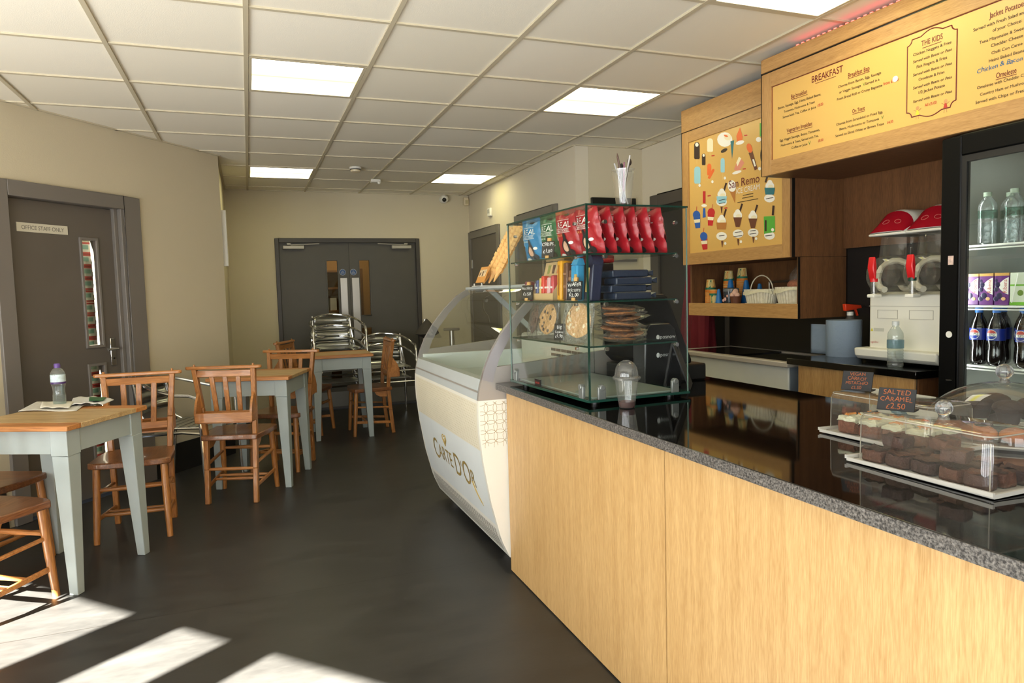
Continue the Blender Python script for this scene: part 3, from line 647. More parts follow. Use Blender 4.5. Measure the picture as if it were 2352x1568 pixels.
sheet('leaflet', q4((160, 936), (236, 934), (262, 922), (168, 918)), TZ+.006, mat('leaflet_white', (224, 224, 222), r=.6), 'folded white leaflet right of the water bottle', 'leaflet', lambda u, v: .004+.02*abs(v-.5)*math.sin(PI*u)+.006*math.sin(9*u)**2)
sheet('green_card', q4((205, 930), (238, 929), (245, 922), (206, 921)), TZ+.024, mat('green_card', (34, 92, 50), r=.5), 'small dark green card lying on the white leaflet', 'card', lambda u, v: .0)

# ---------------------------------------------------------------- bar table beyond the ice cream freezer
s = thing('bar_table', 'slim chrome post with small flat top beyond the ice cream freezer', 'table', (2.06, 7.3, 0))
MB().cyl((0, 0, .02), (0, 0, .9), .026, 14).build('post', m_steel, s); MB().lathe([(0, .9), (.085, .9), (.09, .91), (.085, .925), (0, .925)], 24).build('top', m_grey, s); MB().lathe([(.2, 0), (.2, .012), (.04, .025), (0, .03)], 24).build('base', m_steel, s)
s = thing('folded_parasol', 'dark folded canopy leaning on the far wall beyond the freezer', 'parasol', (1.86, 7.6, 0))
MB().tube([(0, 0, 0), (0, .1, 1.02)], .012, 8).build('pole', m_steel, s); MB().lathe([(.02, .80), (.14, .86), (.12, .9), (.03, 1.0), (0, 1.03)], 8).build('canopy', mat('dark_canvas', (62, 58, 52), r=.8), s)
# ================================================================== ice cream display freezer
FY0, FY1 = 2.968, 4.25
PR = [(1.115, .05), (1.085, .06), (1.045, .15), (1.0, .33), (.968, .52), (.953, .66), (.950, .74), (.952, .81), (.962, .87), (.985, .95), (1.02, 1.03), (1.075, 1.115), (1.15, 1.205), (1.235, 1.285), (1.32, 1.333)]
def seglen(): 
    d = [0]
    for a, q in zip(PR[:-1], PR[1:]): d.append(d[-1]+math.hypot(q[0]-a[0], q[1]-a[1]))
    return d
SD = seglen()
def xz(z):        # front surface x at height z (front part only)
    for a, q in zip(PR[1:-1], PR[2:]):
        if a[1] <= z <= q[1]:
            t = (z-a[1])/(q[1]-a[1]); return a[0]+(q[0]-a[0])*t
    return 1.0
def fine(z0, z1, n): return [(xz(z0+(z1-z0)*i/n), z0+(z1-z0)*i/n) for i in range(n+1)]
fz = thing('ice_cream_freezer', 'white curved ice cream display freezer with glass canopy at the end of the counter', 'freezer', (0, 0, 0))
m_fw = mat('freezer_white', (232, 229, 216), r=.3); m_fs = mat('freezer_silver', (178, 184, 184), r=.35); m_fg = mat('freezer_grey_trim', (158, 152, 144), r=.4, metal=.2)
m_gold = mat('gold_print', (158, 134, 74), r=.45, metal=.2); m_liner = mat('freezer_liner', (222, 230, 226), r=.4)
m_fgl = glass('freezer_glass', (248, 251, 249), ior=1.45)
def sweep(mb, prof, y0, y1, mi=0, n=1):
    k = len(prof); vs = [(x, y0+(y1-y0)*j/n, z) for j in range(n+1) for x, z in prof]
    mb.add(vs, [(j*k+i, (j+1)*k+i, (j+1)*k+i+1, j*k+i+1) for j in range(n) for i in range(k-1)], mi)
q = MB(); sweep(q, fine(.06, .81, 24), FY0+.02, FY1-.02); q.build('front_panel', m_fw, fz)
q = MB(); sweep(q, [(x-.001, z) for x, z in fine(.81, .905, 6)]+[(xz(.905)+.03, .91)], FY0+.02, FY1-.02); q.build('front_band', m_fs, fz)
q = MB(); sweep(q, [(xz(.845)-.003, .845), (xz(.853)-.003, .853)], FY0+.02, FY1-.02); q.build('band_groove', m_fg, fz)
q = MB(); gp = fine(.905, 1.325, 24); sweep(q, gp, FY0+.03, FY1-.03, n=1); q.build('curved_glass', m_fgl, fz)
BX = 1.76
for y, nm in ((FY0, 'near'), (FY1-.02, 'far')):
    side = fine(.06, .81, 20)+[(BX, .81), (BX, .06)]
    MB().prism(side, lambda x, z: (x, y, z), lambda x, z: (x, y+.02, z)).build('side_panel', m_fw, fz)
    cheek = fine(.81, .955, 9)+[(1.06, .962), (1.12, .965), (BX, 1.02), (BX, .81)]
    MB().prism(cheek, lambda x, z: (x, y, z), lambda x, z: (x, y+.02, z)).build('side_cheek', m_fg, fz)
    ou = fine(.905, 1.325, 22); inn = []
    for i, (x, z) in enumerate(ou):
        a, c = ou[max(i-1, 0)], ou[min(i+1, len(ou)-1)]; dx, dz = c[0]-a[0], c[1]-a[1]; l = math.hypot(dx, dz); w = .055-.022*i/len(ou)
        inn.append((x+dz/l*w, z-dx/l*w))
    q = MB(); k = len(ou)
    for i in range(k-1):
        q.hexa(*[[(p_[0], yy, p_[1]) for p_ in (ou[i], ou[i+1], inn[i+1], inn[i])] for yy in (y-.0015, y+.0225)])
    q.build('glass_arch', mat('arch_lilac_grey', (150, 146, 146), r=.35, metal=.3), fz)
    gl = inn+[(1.70, 1.30), (BX, 1.02), (1.12, .965)]
    MB().flat(gl, lambda x, z: (x, y+.01, z)).build('end_glass', m_fgl, fz, smooth=0)
MB().beam((BX, FY1-.03, 1.03), (1.45, FY1-.03, 1.325), .02, .03).build('far_strut', m_fs, fz)
B((1.30, FY0, 1.322), (1.78, FY1, 1.338)).build('top_shelf', m_fs, fz, bevel=.003)
B((1.42, FY0+.05, 1.338), (1.77, FY1-.1, 1.342)).build('top_board', wood('ply_board', (176, 132, 78), (208, 168, 112), 'Y', r=.6), fz)
# tub inside
q = MB(); q.box((.985, FY0+.022, .80), (1.0, FY1-.022, .895)); q.box((1.0, FY0+.022, .80), (1.66, FY1-.022, .82)); q.box((1.0, FY0+.022, .82), (1.66, FY0+.05, .93)); q.box((1.0, FY1-.05, .82), (1.66, FY1-.022, .93)); q.box((xz(.905)+.012, FY0+.022, .885), (1.0, FY1-.022, .905)); q.build('tub', m_liner, fz, bevel=.004)
q = MB(); q.box((1.66, FY0+.022, .80), (1.745, FY1-.022, 1.035)); q.build('rear_liner', m_fw, fz, bevel=.02)
q = MB()
for i in range(4):
    for j in range(7): q.box((1.658, 3.25+.07*j, .86+.03*i), (1.6605, 3.31+.07*j, .876+.03*i))
q.build('rear_vent', m_grey, fz)
B((1.0, FY0+.05, .821), (1.655, FY1-.05, .826)).build('frost_floor', mat('frosted_floor', (196, 206, 204), r=.6), fz)
B((BX-.02, FY0, .06), (BX, FY1, 1.04)).build('back_panel', m_fw, fz)
B((1.13, FY0+.03, .05), (1.74, FY1-.03, .1)).build('undertray', m_black, fz)
for y in (FY0+.2, FY1-.14):
    for x in (1.16, 1.62):
        q = MB(); q.cyl((x, y-.012, .03), (x, y+.012, .03), .03, 16); q.box((x-.015, y-.02, .035), (x+.015, y+.02, .08)); q.build('castor', m_white, fz)
# printed front: dotted lattice, lettering with a heart, vents
def fr(u, v, off=.0022): return (xz(v)-off, u, v)     # u = y, v = z on the front
q = MB()
for i in range(17):
    for j in range(int((FY1-FY0-.12)/.0265)):
        z = .585+.0125*i; y = FY0+.05+.0265*j+(.013 if i % 2 else 0); d = .0034
        q.add([fr(y-d*1.3, z), fr(y, z-d*.7), fr(y+d*1.3, z), fr(y, z+d*.7)], [(0, 1, 2, 3)])
q.build('dotted_print', mat('pale_gold_print', (186, 172, 132), r=.5), fz, smooth=0, fix=False)
q = MB(); sweep(q, [(x-.0012, z) for x, z in fine(.575, .795, 10)], FY0+.022, FY1-.03); q.build('cream_print_band', mat('cream_print', (224, 217, 194), r=.35), fz)
q = MB(); sweep(q, [(x-.0010, z) for x, z in fine(.215, .575, 14)], FY0+.022, FY1-.03); q.build('cool_print_band', mat('cool_white_print', (219, 224, 222), r=.3), fz)
ta, tz = 3.965, .365
def cn(u, v): return fr(ta-u, tz-.018*u+v+(.0), .003)
q = MB(); x = 0; W = .80
word = "CARTE D'OR"; big = {0, 6, 8}
tot = sum(GL[c][2]*(1.45 if i in big else 1.0) for i, c in enumerate(word)); k = W/tot
for i, c in enumerate(word):
    sc = 1.45 if i in big else 1.0
    text(q, c, lambda u, v: cn(x+u, (v-.018*(sc-1)*2)), size=k*sc); x += GL[c][2]*k*sc
tail = [cn(W-.055, .02), cn(W-.02, -.02), cn(W+.02, -.055), cn(W+.05, -.075)]
q.tube(tail, [.004, .0035, .003, .001], 6)
q.build('brand_lettering', m_gold, fz, smooth=0, fix=False)
q = MB()
hp = []
for i in range(33):
    t_ = 2*PI*i/33; hp.append((.0022*16*math.sin(t_)**3, .0022*(13*math.cos(t_)-5*math.cos(2*t_)-2*math.cos(3*t_)-math.cos(4*t_))))
q.tube([fr(3.655-x_, .500+z_, .003) for x_, z_ in hp[2:30]], .0028, 5)
q.tube([fr(3.655-x_*.45-.006, .500+z_*.45-.004, .003) for x_, z_ in hp[4:26]], .0022, 5); q.build('heart_mark', m_gold, fz)
q = MB()
for j in range(30):
    for r in range(3):
        y = FY0+.045+.0395*j; z0 = .083+.038*r
        for k2 in range(4):
            z = z0+.009*k2; q.add([fr(y, z), fr(y+.024, z+.002), fr(y+.024, z+.006), fr(y, z+.004)], [(0, 1, 2, 3)])
q.build('vent_slots', mat('vent_dark', (120, 116, 106), r=.6), fz, smooth=0, fix=False)
# interlocking circles on the near end
q = MB(); R = .031; st = R*math.sqrt(2)
for i in range(9):
    for j in range(-1, 6):
        cx, cz = .965+st*i, .598+st*j
        run = []
        for a in range(29):
            px, pz = cx+R*math.cos(2*PI*a/28), cz+R*math.sin(2*PI*a/28)
            ok = .588 < pz < .803 and xz(max(.06, min(.9, pz)))+.004 < px < 1.35
            if ok: run.append((px, FY0-.0005, pz))
            if (not ok or a == 28) and run:
                if len(run) > 2: q.tube(run, .0007, 4, caps=False)
                run = []
q.build('circle_print', m_gold, fz)

# ---------------------------------------------------------------- wafer cones in a slanted holder on the freezer
m_cone = mat('wafer_cone', (232, 186, 118), r=.7, bump=.2, bscale=120, var=.12, vscale=20)
hold = thing('cone_holder', 'clear cone holder with an orange picture card on the freezer top', 'holder', (1.34, 4.0, 1.338))
ang = math.radians(30)     # lean of the stacks away from the upright
cd_ = MB().at(RY(math.radians(24))); cd_.box((-.035, -.075, .012), (-.03, .075, .115)); cd_.build('picture_card', mat('orange_card', (214, 150, 72), r=.45), hold)
q = MB().at(RY(math.radians(24))); q.box((-.0362, -.06, .05), (-.0353, .062, .095)); q.build('card_photo', mat('card_photo', (214, 190, 150), r=.5, var=.5, vscale=60), hold)
q = MB().at(RY(math.radians(24))); q.box((-.0368, -.015, .055), (-.0363, .0, .085)); q.box((-.0368, .03, .058), (-.0363, .045, .08)); q.build('card_marks', mat('card_brown', (84, 56, 40), r=.5), hold)
q = MB(); q.box((-.05, -.08, 0), (.14, .08, .006)); q.box((-.04, -.078, .006), (-.034, -.068, .02)); q.box((-.04, .068, .006), (-.034, .078, .02)); q.build('base', mat('holder_clear', (200, 200, 194), r=.3), hold)
def make_cone():
    pr = [(.004, 0), (.0085, .02), (.0125, .045), (.0165, .068), (.0195, .073), (.0255, .082), (.0272, .092), (.0262, .104), (.0235, .1055), (.021, .09), (.0165, .075), (.003, .01), (0, .008)]
    q = MB(); n = 14; k = len(pr); vs = []
    for r, z in pr:
        for j in range(n):
            rr_ = r*(1+(.06*(1 if j % 2 else -1) if z > .072 else 0)); a = 2*PI*j/n; vs.append((rr_*math.cos(a), rr_*math.sin(a), z+(.004 if (j % 2 and z > .1) else 0)))
    fs = [(i*n+j, i*n+(j+1) % n, (i+1)*n+(j+1) % n, (i+1)*n+j) for i in range(k-1) for j in range(n)]+[tuple(range(n-1, -1, -1))]
    return q.add(vs, fs).build('wafer_cone', m_cone, smooth=25)
cone0 = make_cone(); tag(cone0, 'wafer ice cream cone nested in a slanted stack on the freezer top', 'cone', 'wafer cones stacked on the freezer'); first = True
dv = Vector((math.sin(ang), 0, math.cos(ang)))
for c in range(4):
    for k in range(11):
        o = cone0 if first else dup(cone0); first = False
        o.location = Vector((1.36+.012*(c % 2), 4.064-.047*c, 1.352))+dv*(.006+.030*k+.008*(c % 2))+Vector((0, random.uniform(-.002, .002), 0)); o.rotation_euler = (random.uniform(-.02, .02), ang+random.uniform(-.02, .02), 0); o.scale = (.86, .86, .86); o['label'] = 'wafer cone, %s in the %s slanted stack on the freezer top' % (ORD[k], ('farthest', 'second farthest', 'second nearest', 'nearest')[c])
for (x, y, z, n_) in ((1.60, 3.5, 1.50, 9), (1.745, 3.5, 1.50, 9), (1.63, 3.56, 1.52, 8)):
    for k in range(n_):
        o = dup(cone0, Vector((x, y, z))+Vector((math.sin(.25), 0, math.cos(.25)))*(.024*k-.04), (0, .25, k))
        o['label'] = 'wafer cone, %s in the %s upright stack behind the display case' % (ORD[k], {1.60: 'left', 1.745: 'right', 1.63: 'middle'}[x]); o['group'] = 'wafer cones behind the display case'
hold2 = thing('cone_stand', 'upright clear stand holding cone stacks behind the display case', 'stand', (1.68, 3.52, 1.342))
q = MB(); q.box((-.12, -.07, 0), (.12, .09, .008)); q.box((-.12, -.07, .11), (.12, .09, .114)); q.build('tray', m_pet, hold2)
q = MB()
for x in (-.115, .115):
    for y in (-.065, .085): q.box((x-.004, y-.004, 0), (x+.004, y+.004, .114))
q.build('post', m_steel, hold2)
from mathutils import noise
# ================================================================== service counter
m_lam = wood('pale_oak_laminate', (170, 132, 80), (206, 171, 117), 'Z', scale=2.6, r=.38, fine=1.6, bump=.02)
m_gran = speckle('black_granite', (9, 8, 7), (44, 38, 32), 150, thr=.66, r=.05, spec=.6)
m_grane = speckle('granite_edge', (30, 29, 28), (128, 124, 118), 210, thr=.53, r=.4, spec=.5, soft=.12)
CX, CY1, CZ = 1.084, 2.955, .888
ctr = thing('service_counter', 'long service counter with two pale oak front panels under the granite worktop', 'counter', (0, 0, 0))
for y0, y1 in ((1.6655, CY1), (-.6, 1.6605)): B((CX, y0, .006), (CX+.02, y1, .857)).build('front_panel', m_lam, ctr)
(MB().box((CX+.02, CY1-.02, .006), (1.9, CY1, .857)).box((CX+.02, -.6, .006), (1.9, -.58, .857)).box((1.06+.06, -.58, .006), (1.14, CY1-.02, .1)).box((1.88, -.58, .1), (1.9, CY1-.02, .857)).build('carcass', mat('dark_carcass', (52, 44, 36), r=.7), ctr))
wt = thing('granite_worktop', 'long polished black granite worktop of the service counter', 'worktop', (0, 0, 0))
B((1.036, -.62, .8575), (1.955, 2.958, CZ)).build('slab', m_gran, wt, bevel=.002)
B((1.0345, -.62, .8585), (1.0375, 2.958, CZ-.0015)).build('rough_edge', m_grane, wt)
B((1.036, 2.9575, .8585), (1.955, 2.9595, CZ-.0015)).build('end_edge', m_grane, wt)

# ---------------------------------------------------------------- glass display case
K0 = Vector((1.112, 2.176, CZ)); KW, KD, KH = .425, .715, .712      # along X, along Y, height
case = thing('display_case', 'tall glass display case with crisps, biscuits and cookies on the granite counter', 'display case', K0, math.radians(2.0))
m_cg = glass('case_glass', (252, 254, 253), ior=1.42)
m_edge = mat('green_glass_edge', (20, 52, 42), r=.15, spec=.8)
m_edgel = mat('pale_glass_edge', (96, 122, 110), r=.2, spec=.8)
T = .005; zb = .018
def pane(name, a, b_, thin, par=case):   # sheet with green rims
    q = MB().box(a, b_); 
    for i, f_ in enumerate(q.f):
        n = (Vector(q.v[f_[1]])-Vector(q.v[f_[0]])).cross(Vector(q.v[f_[2]])-Vector(q.v[f_[1]])).normalized()
        q.m[i] = 0 if abs(n[thin]) > .9 else 1
    return q.build(name, [m_cg, m_edge], par, smooth=0)
q = MB().box((-.005, -.005, zb-.006), (KW+.005, KD+.005, zb+.003)); q.build('base_plate', [mat('green_base_glass', (28, 66, 56), r=.08, spec=.8)], case)
B((.03, .03, zb+.003), (KW-.03, KD-.03, zb+.007)).build('base_tray', mat('pale_tray', (150, 160, 152), r=.15), case)
pane('front_pane', (0, 0, zb+.003), (T, KD, KH-.006), 0)
pane('near_pane', (T, 0, zb+.003), (KW, T, KH-.006), 1)
pane('far_pane', (T, KD-T, zb+.003), (KW, KD, KH-.006), 1)
pane('top_pane', (-.003, -.003, KH-.006), (KW+.003, KD+.003, KH), 2)
SH = [.212, .372, .541]
for z in SH: pane('glass_shelf', (T+.003, T+.004, z-.006), (KW-.04, KD-T-.004, z), 2)
for (x, y) in ((.0, .0), (KW-.0025, 0), (0, KD-.0025)): B((x-.0008, y-.0008, zb), (x+(T if x+y == 0 else .0025)+.0005, y+(T if x+y == 0 else .0025)+.0005, KH-.003)).build('edge_strip', m_edge if (x, y) == (0, 0) else m_edgel, case)
q = MB()
for z in SH+[KH-.05]:
    for x in (.075, KW-.05): q.cyl((x, -.0035, z-.012), (x, .008, z-.012), .0075, 14)
    for y in (.09, KD-.08): q.cyl((-.0035, y, z-.012), (.008, y, z-.012), .006, 14)
q.build('shelf_stud', m_chrome, case)
for (x, y, dx, dy) in ((.05, 0, 1, 0), (KW-.06, 0, 1, 0), (0, .06, 0, 1), (0, KD-.05, 0, 1)):
    q = MB(); q.box((x-.016*dx-(.004*dy), y-.016*dy-(.004*dx), zb+.002), (x+.016*dx+.008*dy, y+.016*dy+.008*dx, zb+.048)); q.cyl((x-.009*dy, y-.009*dx, zb+.045), (x+.012*dy, y+.012*dx, zb+.045), .011, 14); q.build('corner_bracket', mat('bracket_grey', (112, 116, 112), r=.35, metal=.3), case, bevel=.003)
for x in (.05, KW-.05):
    for y in (.05, KD-.05): MB().cyl((x, y, 0), (x, y, zb-.006), .016, 14).build('foot', m_black, case)
pl = B((-.0045, .40, zb+.006), (-.0005, .455, zb+.034)).build('maker_plate', m_black, case)
q = MB(); text(q, 'Lincat', lambda u, v: (-.0052, .449-u, zb+.016+v), width=.042, size=.016); q.build('lettering', mat('plate_red', (190, 60, 50), r=.5), pl, smooth=0, fix=False)
KM = Matrix.Translation(K0) @ RZ(math.radians(2.0))
def kp(x, y, z): return KM @ Vector((x, y, z))
CR = math.radians(2.0)

# crisp packets: pillow bags, print on the face that looks out (-X)
def bag_bulge(u, v): return .026*(max(0, math.sin(PI*u))**.6)*(max(0, math.sin(PI*min(1, max(0, v))))**.45)+.0030*math.sin(17*u+9*v)*math.sin(PI*v)+.0035*math.sin(23*v+6*u*u)*(abs(2*u-1)**2)*math.sin(PI*v)+.003*math.sin(31*u)*(v-.5)**2*4*math.sin(PI*u)
BW, BH = .160, .166
def make_bag(col, dark, kind):
    o = thing('crisp_packet', '', 'crisp packet')
    def P(u, v, s): return (-s*bag_bulge(u, v), BW*(.5-u), BH*v+.004*math.sin(9*u)*(v > .97))
    m1 = mat('crisp_foil_'+kind, col, r=.32, spec=.6, var=.06, bump=.25, bscale=30)
    q = MB(); q.grid(16, 18, lambda u, v: P(u, v, 1)); q.grid(16, 18, lambda u, v: P(u, v, -1)); q.build('foil_bag', m1, o, smooth=70)
    def pr(u, v): uu = u/BW+.03; vv = v/BH; x, y, z = P(uu, vv, 1); return (x-.0022, y, z)
    q = MB(); text(q, 'REAL', lambda u, v: pr(.024+u, .118+v), width=.10, size=.034); q.build('brand_lettering', m_white, o, smooth=0, fix=False)
    q = MB(); text(q, 'HAND COOKED', lambda u, v: pr(.026+u, .103+v), width=.08, size=.012)
    for v in (.113, .0995, .147): q.grid(8, 1, lambda u, w: pr(.02+.09*u, v+.0016*w))
    q.build('white_print', m_white, o, smooth=0, fix=False)
    q = MB(); text(q, 'SEA SALT', lambda u, v: pr(.022+u, .086+v), width=.05, size=.011); q.build('flavour_lettering', mat('flavour_'+kind, (236, 170, 96) if kind == 'red' else (230, 236, 214), r=.5), o, smooth=0, fix=False)
    def ell(cu, cv, a, b_): return lambda: None
    q = MB()
    def disc(cu, cv, a, b_, n=18, mi=0, k=0.0):
        pts = [pr(cu+a*math.cos(2*PI*i/n), cv+b_*math.sin(2*PI*i/n)) for i in range(n)]; c_ = pr(cu, cv)
        q.add([(p[0]-k, p[1], p[2]) for p in pts]+[(c_[0]-k, c_[1], c_[2])], [(i, (i+1) % n, n) for i in range(n)], mi)
    disc(.078, .045, .026, .036, k=.0004); disc(.078, .078, .013, .02, k=.0004); disc(.1, .02, .022, .014, k=.0004)
    q.build('dark_figure_print', mat('dark_print_'+kind, dark, r=.5), o, smooth=0, fix=False)
    q = MB(); disc(.076, .046, .0155, .021, k=.001); q.build('face_print', mat('face_print', (214, 170, 140), r=.5), o, smooth=0, fix=False)
    q = MB(); disc(.036, .012, .02, .006, k=.0006); disc(.112, .058, .010, .006, k=.0008); q.build('pale_print', m_white, o, smooth=0, fix=False)
    return o
RED, BLUE, GREEN = ((164, 22, 34), (40, 34, 32)), ((18, 122, 172), (54, 60, 70)), ((26, 96, 58), (36, 40, 30))
bags = []
bz = SH[2]
b_red = make_bag(*RED, 'red'); b_blue = make_bag(*BLUE, 'blue'); b_green = make_bag(*GREEN, 'green')
def set_bag(o, x, y, lean, yaw, lab):
    M = KM @ TR(x+.04, y, bz+.001) @ RZ(yaw) @ RY(-lean); o.matrix_world = M; o['label'] = lab; o['group'] = 'crisp packets on the top shelf'
set_bag(b_blue, .055, .615, .14, .12, 'bright blue crisp packet at the far left of the top glass shelf')
set_bag(b_green, .062, .455, .12, .1, 'green crisp packet in front, between the blue and red packets')
set_bag(dup(b_green), .125, .455, .12, .1, 'dark green crisp packet standing behind the front green one')
set_bag(dup(b_green), .185, .46, .13, .05, 'third green crisp packet, rearmost in the green row')
set_bag(b_red, .055, .285, .15, .1, 'red crisp packet right of the chalk crisps price card')
set_bag(dup(b_red), .118, .29, .16, .1, 'red crisp packet second in the row behind the price card')
set_bag(dup(b_red), .185, .295, .16, .06, 'red crisp packet third in the row behind the price card')
names = ['front', 'second', 'third', 'fourth', 'fifth', 'sixth']
for k in range(6):
    set_bag(dup(b_red), (.048+.053*k), .103+.004*(k % 2), .2+.03*random.uniform(-1, 1), random.uniform(-.03, .16), 'red crisp packet in the row along the near glass, %s from the corner edge' % names[k])

# price cards held by wooden pegs
m_peg = mat('pale_peg_wood', (214, 166, 96), r=.6); m_chalk = mat('chalk', (232, 230, 222), r=.8)
m_slate = mat('slate_card', (26, 26, 27), r=.75)
def price_card(loc, rz, lines, lab, w=.058, h=.062, peg=True, lean=.12, chalk=None, z=0):
    o = thing('price_card', lab, 'price card', loc, rz, 'chalk price cards')
    e = MB().at(TR(0, 0, .004) @ RY(lean)); e.box((-.003, -w/2, .0), (.003, w/2, h)); e.build('card', m_slate, o, bevel=.002)
    if peg:
        e = MB().at(RY(lean)); e.box((.003, -.008, 0), (.013, .008, h*1.28)); e.box((-.008, -.008, 0), (-.0035, .008, .012)); e.build('wooden_peg', m_peg, o, bevel=.001)
    e = MB().at(TR(0, 0, .004) @ RY(lean))
    for i, (tx, sz) in enumerate(lines):
        text(e, tx, lambda u, v: (-.0036, -u, h-.019-i*(h-.012)/len(lines)+v), size=sz, hand=.3, center=True)
    e.build('chalk_lettering', chalk or m_chalk, o, smooth=0, fix=False)
    return o
price_card(kp(.03, .375, SH[2]), CR+.55, [('CRISPS', .019), ('£1.00', .02)], 'black chalk card reading crisps on the top shelf', h=.066)
price_card(kp(.035, .60, SH[1]), CR+.5, [('BISCUITS', .014), ('£1.50', .018)], 'black chalk card reading biscuits at the left of the middle shelf', h=.064)
price_card(kp(.03, .158, SH[1]), CR+.5, [('WAFER', .018), ('BISCUITS', .014), ('£2.00', .019)], 'black chalk card reading wafer biscuits near the corner of the middle shelf', w=.066, h=.07)
price_card(kp(.035, .30, SH[0]+.001), CR+.4, [('Big', .019), ('Cookies', .0125), ('£1.90', .017)], 'black chalk card reading big cookies on the lower shelf', w=.054, h=.066, peg=False)

# middle shelf: biscuits
z1 = SH[1]
def pack(name, lab, x, y, w, d, h, col, lean=0.0, yaw=0.0, leanx=0.0, prints=(), kind='r', ends=True):
    """upright wrapped pack, face towards -X; prints: (y0,y1,z0,z1,colour)"""
    o = thing(name, lab, 'biscuits', (0, 0, 0)); o.matrix_world = KM @ TR(x, y, z1+.001) @ RZ(yaw) @ RY(lean) @ RX(leanx); o['group'] = 'biscuit packs on the middle shelf'
    MB().box((0, -w/2, 0), (d, w/2, h)).build('wrapper', mat('wrap_%d_%d_%d' % col, col, r=.35, bump=.15, bscale=50), o, bevel=.006)
    for i, (y0, y1, za, zb_, c_) in enumerate(prints):
        B((-.0012, y0, za), (.001, y1, zb_)).build('printed_band', mat('print_%d_%d_%d' % c_, c_, r=.45), o)
    return o
pack('biscuit_pack', 'small purple wrapped biscuit pack at the left end of the middle shelf', .06, .672, .05, .03, .085, (122, 40, 70), lean=.1, prints=((-.01, .008, .01, .07, (196, 160, 160)),))
pack('biscuit_pack', 'second small purple biscuit pack behind the chalk card', .11, .645, .05, .03, .075, (112, 38, 66), lean=.1, prints=((-.012, .01, .01, .06, (190, 160, 160)),))
kb = thing('display_box', 'open brown cardboard counter box holding biscuit bars', 'box', (0, 0, 0)); kb.matrix_world = KM @ TR(.06, .495, z1+.001)
m_kraft = mat('kraft_card', (204, 172, 122), r=.75)
q = MB(); q.box((0, -.1, 0), (.2, .1, .004)); q.box((0, -.1, 0), (.003, .1, .03)); q.build('tray', m_kraft, kb)
for s in (-1, 1): MB().prism([(.0, .035), (.05, .10), (.09, .155), (.2, .155), (.2, .0), (0, 0)], lambda x, z: (x, s*.1, z), lambda x, z: (x, s*.1-s*.003, z)).build('side_flap', m_kraft, kb)
MB().hexa([(.042, -.1, .05), (.045, -.1, .05), (.045, .1, .05), (.042, .1, .05)], [(.062, -.085, .16), (.065, -.085, .16), (.065, .085, .16), (.062, .085, .16)]).build('header_card', m_kraft, kb)
q = MB()
for i, c_ in enumerate(((180, 60, 60), (90, 60, 50), (200, 140, 60))): q.hexa([(.0525, -.05+.045*i, .112), (.0545, -.05+.045*i, .112), (.0545, -.03+.045*i, .112), (.0525, -.03+.045*i, .112)], [(.0586, -.06+.045*i, .148), (.0606, -.06+.045*i, .148), (.0606, -.035+.045*i, .148), (.0586, -.035+.045*i, .148)], i)
q.build('printed_bars', [mat('print_bar_%d' % i, c_, r=.5) for i, c_ in enumerate(((180, 60, 60), (90, 60, 50), (150, 150, 80)))], kb)
cols = [((74, 84, 130), 'blue'), ((222, 196, 120), 'cream'), ((214, 66, 48), 'orange red'), ((206, 60, 62), 'red'), ((222, 170, 170), 'pink striped'), ((196, 70, 76), 'crimson')]
for i, (c_, nm) in enumerate(cols):
    pack('biscuit_bar', '%s wrapped biscuit bar standing in the brown cardboard box' % nm, .067+.004*(i % 2), .575-.028*i, .024, .03, .088+.008*(i % 3), c_, lean=.04, prints=((-.008, .008, .02, .03, (240, 232, 220)), (-.008, .008, .05, .058, (240, 232, 220))))
pack('biscuit_pack', 'tall yellow wrapped biscuit pack beside the brown cardboard box', .05, .325, .036, .05, .158, (226, 160, 34), lean=.03, prints=((-.004, .004, .02, .14, (150, 90, 30)),))
pack('biscuit_pack', 'tall brown wrapped biscuit pack right of the yellow one', .055, .285, .032, .05, .148, (110, 74, 52), lean=.03, prints=((-.012, .012, .05, .06, (160, 120, 90)), (-.012, .012, .1, .108, (160, 120, 90))))
pack('biscuit_pack', 'shorter brown wrapped biscuit pack next to the blue carton', .06, .248, .034, .05, .118, (122, 84, 62), lean=.03, prints=((-.012, .012, .04, .05, (170, 130, 100)), (-.012, .012, .08, .09, (170, 130, 100))))
bx = pack('biscuit_carton', 'upright sky blue biscuit carton behind the wafer price card', .05, .20, .05, .035, .135, (56, 152, 200), lean=.03, prints=((-.024, -.006, .03, .10, (206, 170, 100)),))
MB().hexa([(0, -.025, .135), (.035, -.025, .135), (.035, .025, .135), (0, .025, .135)], [(.012, -.018, .16), (.03, -.018, .16), (.03, .018, .16), (.012, .018, .16)]).build('folded_top', mat('wrap_56_152_200', (1, 1, 1)), bx)
q = MB(); text(q, 'biscuits', lambda u, v: (-.0016, .008-v, .02+u), size=.022); q.build('lettering', m_white, bx, smooth=0, fix=False)
NV = (30, 34, 58)
bx = pack('biscuit_carton', 'upright navy biscuit carton leaning at the near glass corner', .045, .085, .055, .042, .138, NV, lean=.05, leanx=.1, yaw=-.1, prints=((-.004, .02, .03, .12, (190, 160, 90)),))
MB().cyl((0, 0, .138), (.042, 0, .138), .027, 20).build('round_top', mat('wrap_30_34_58', NV), bx)
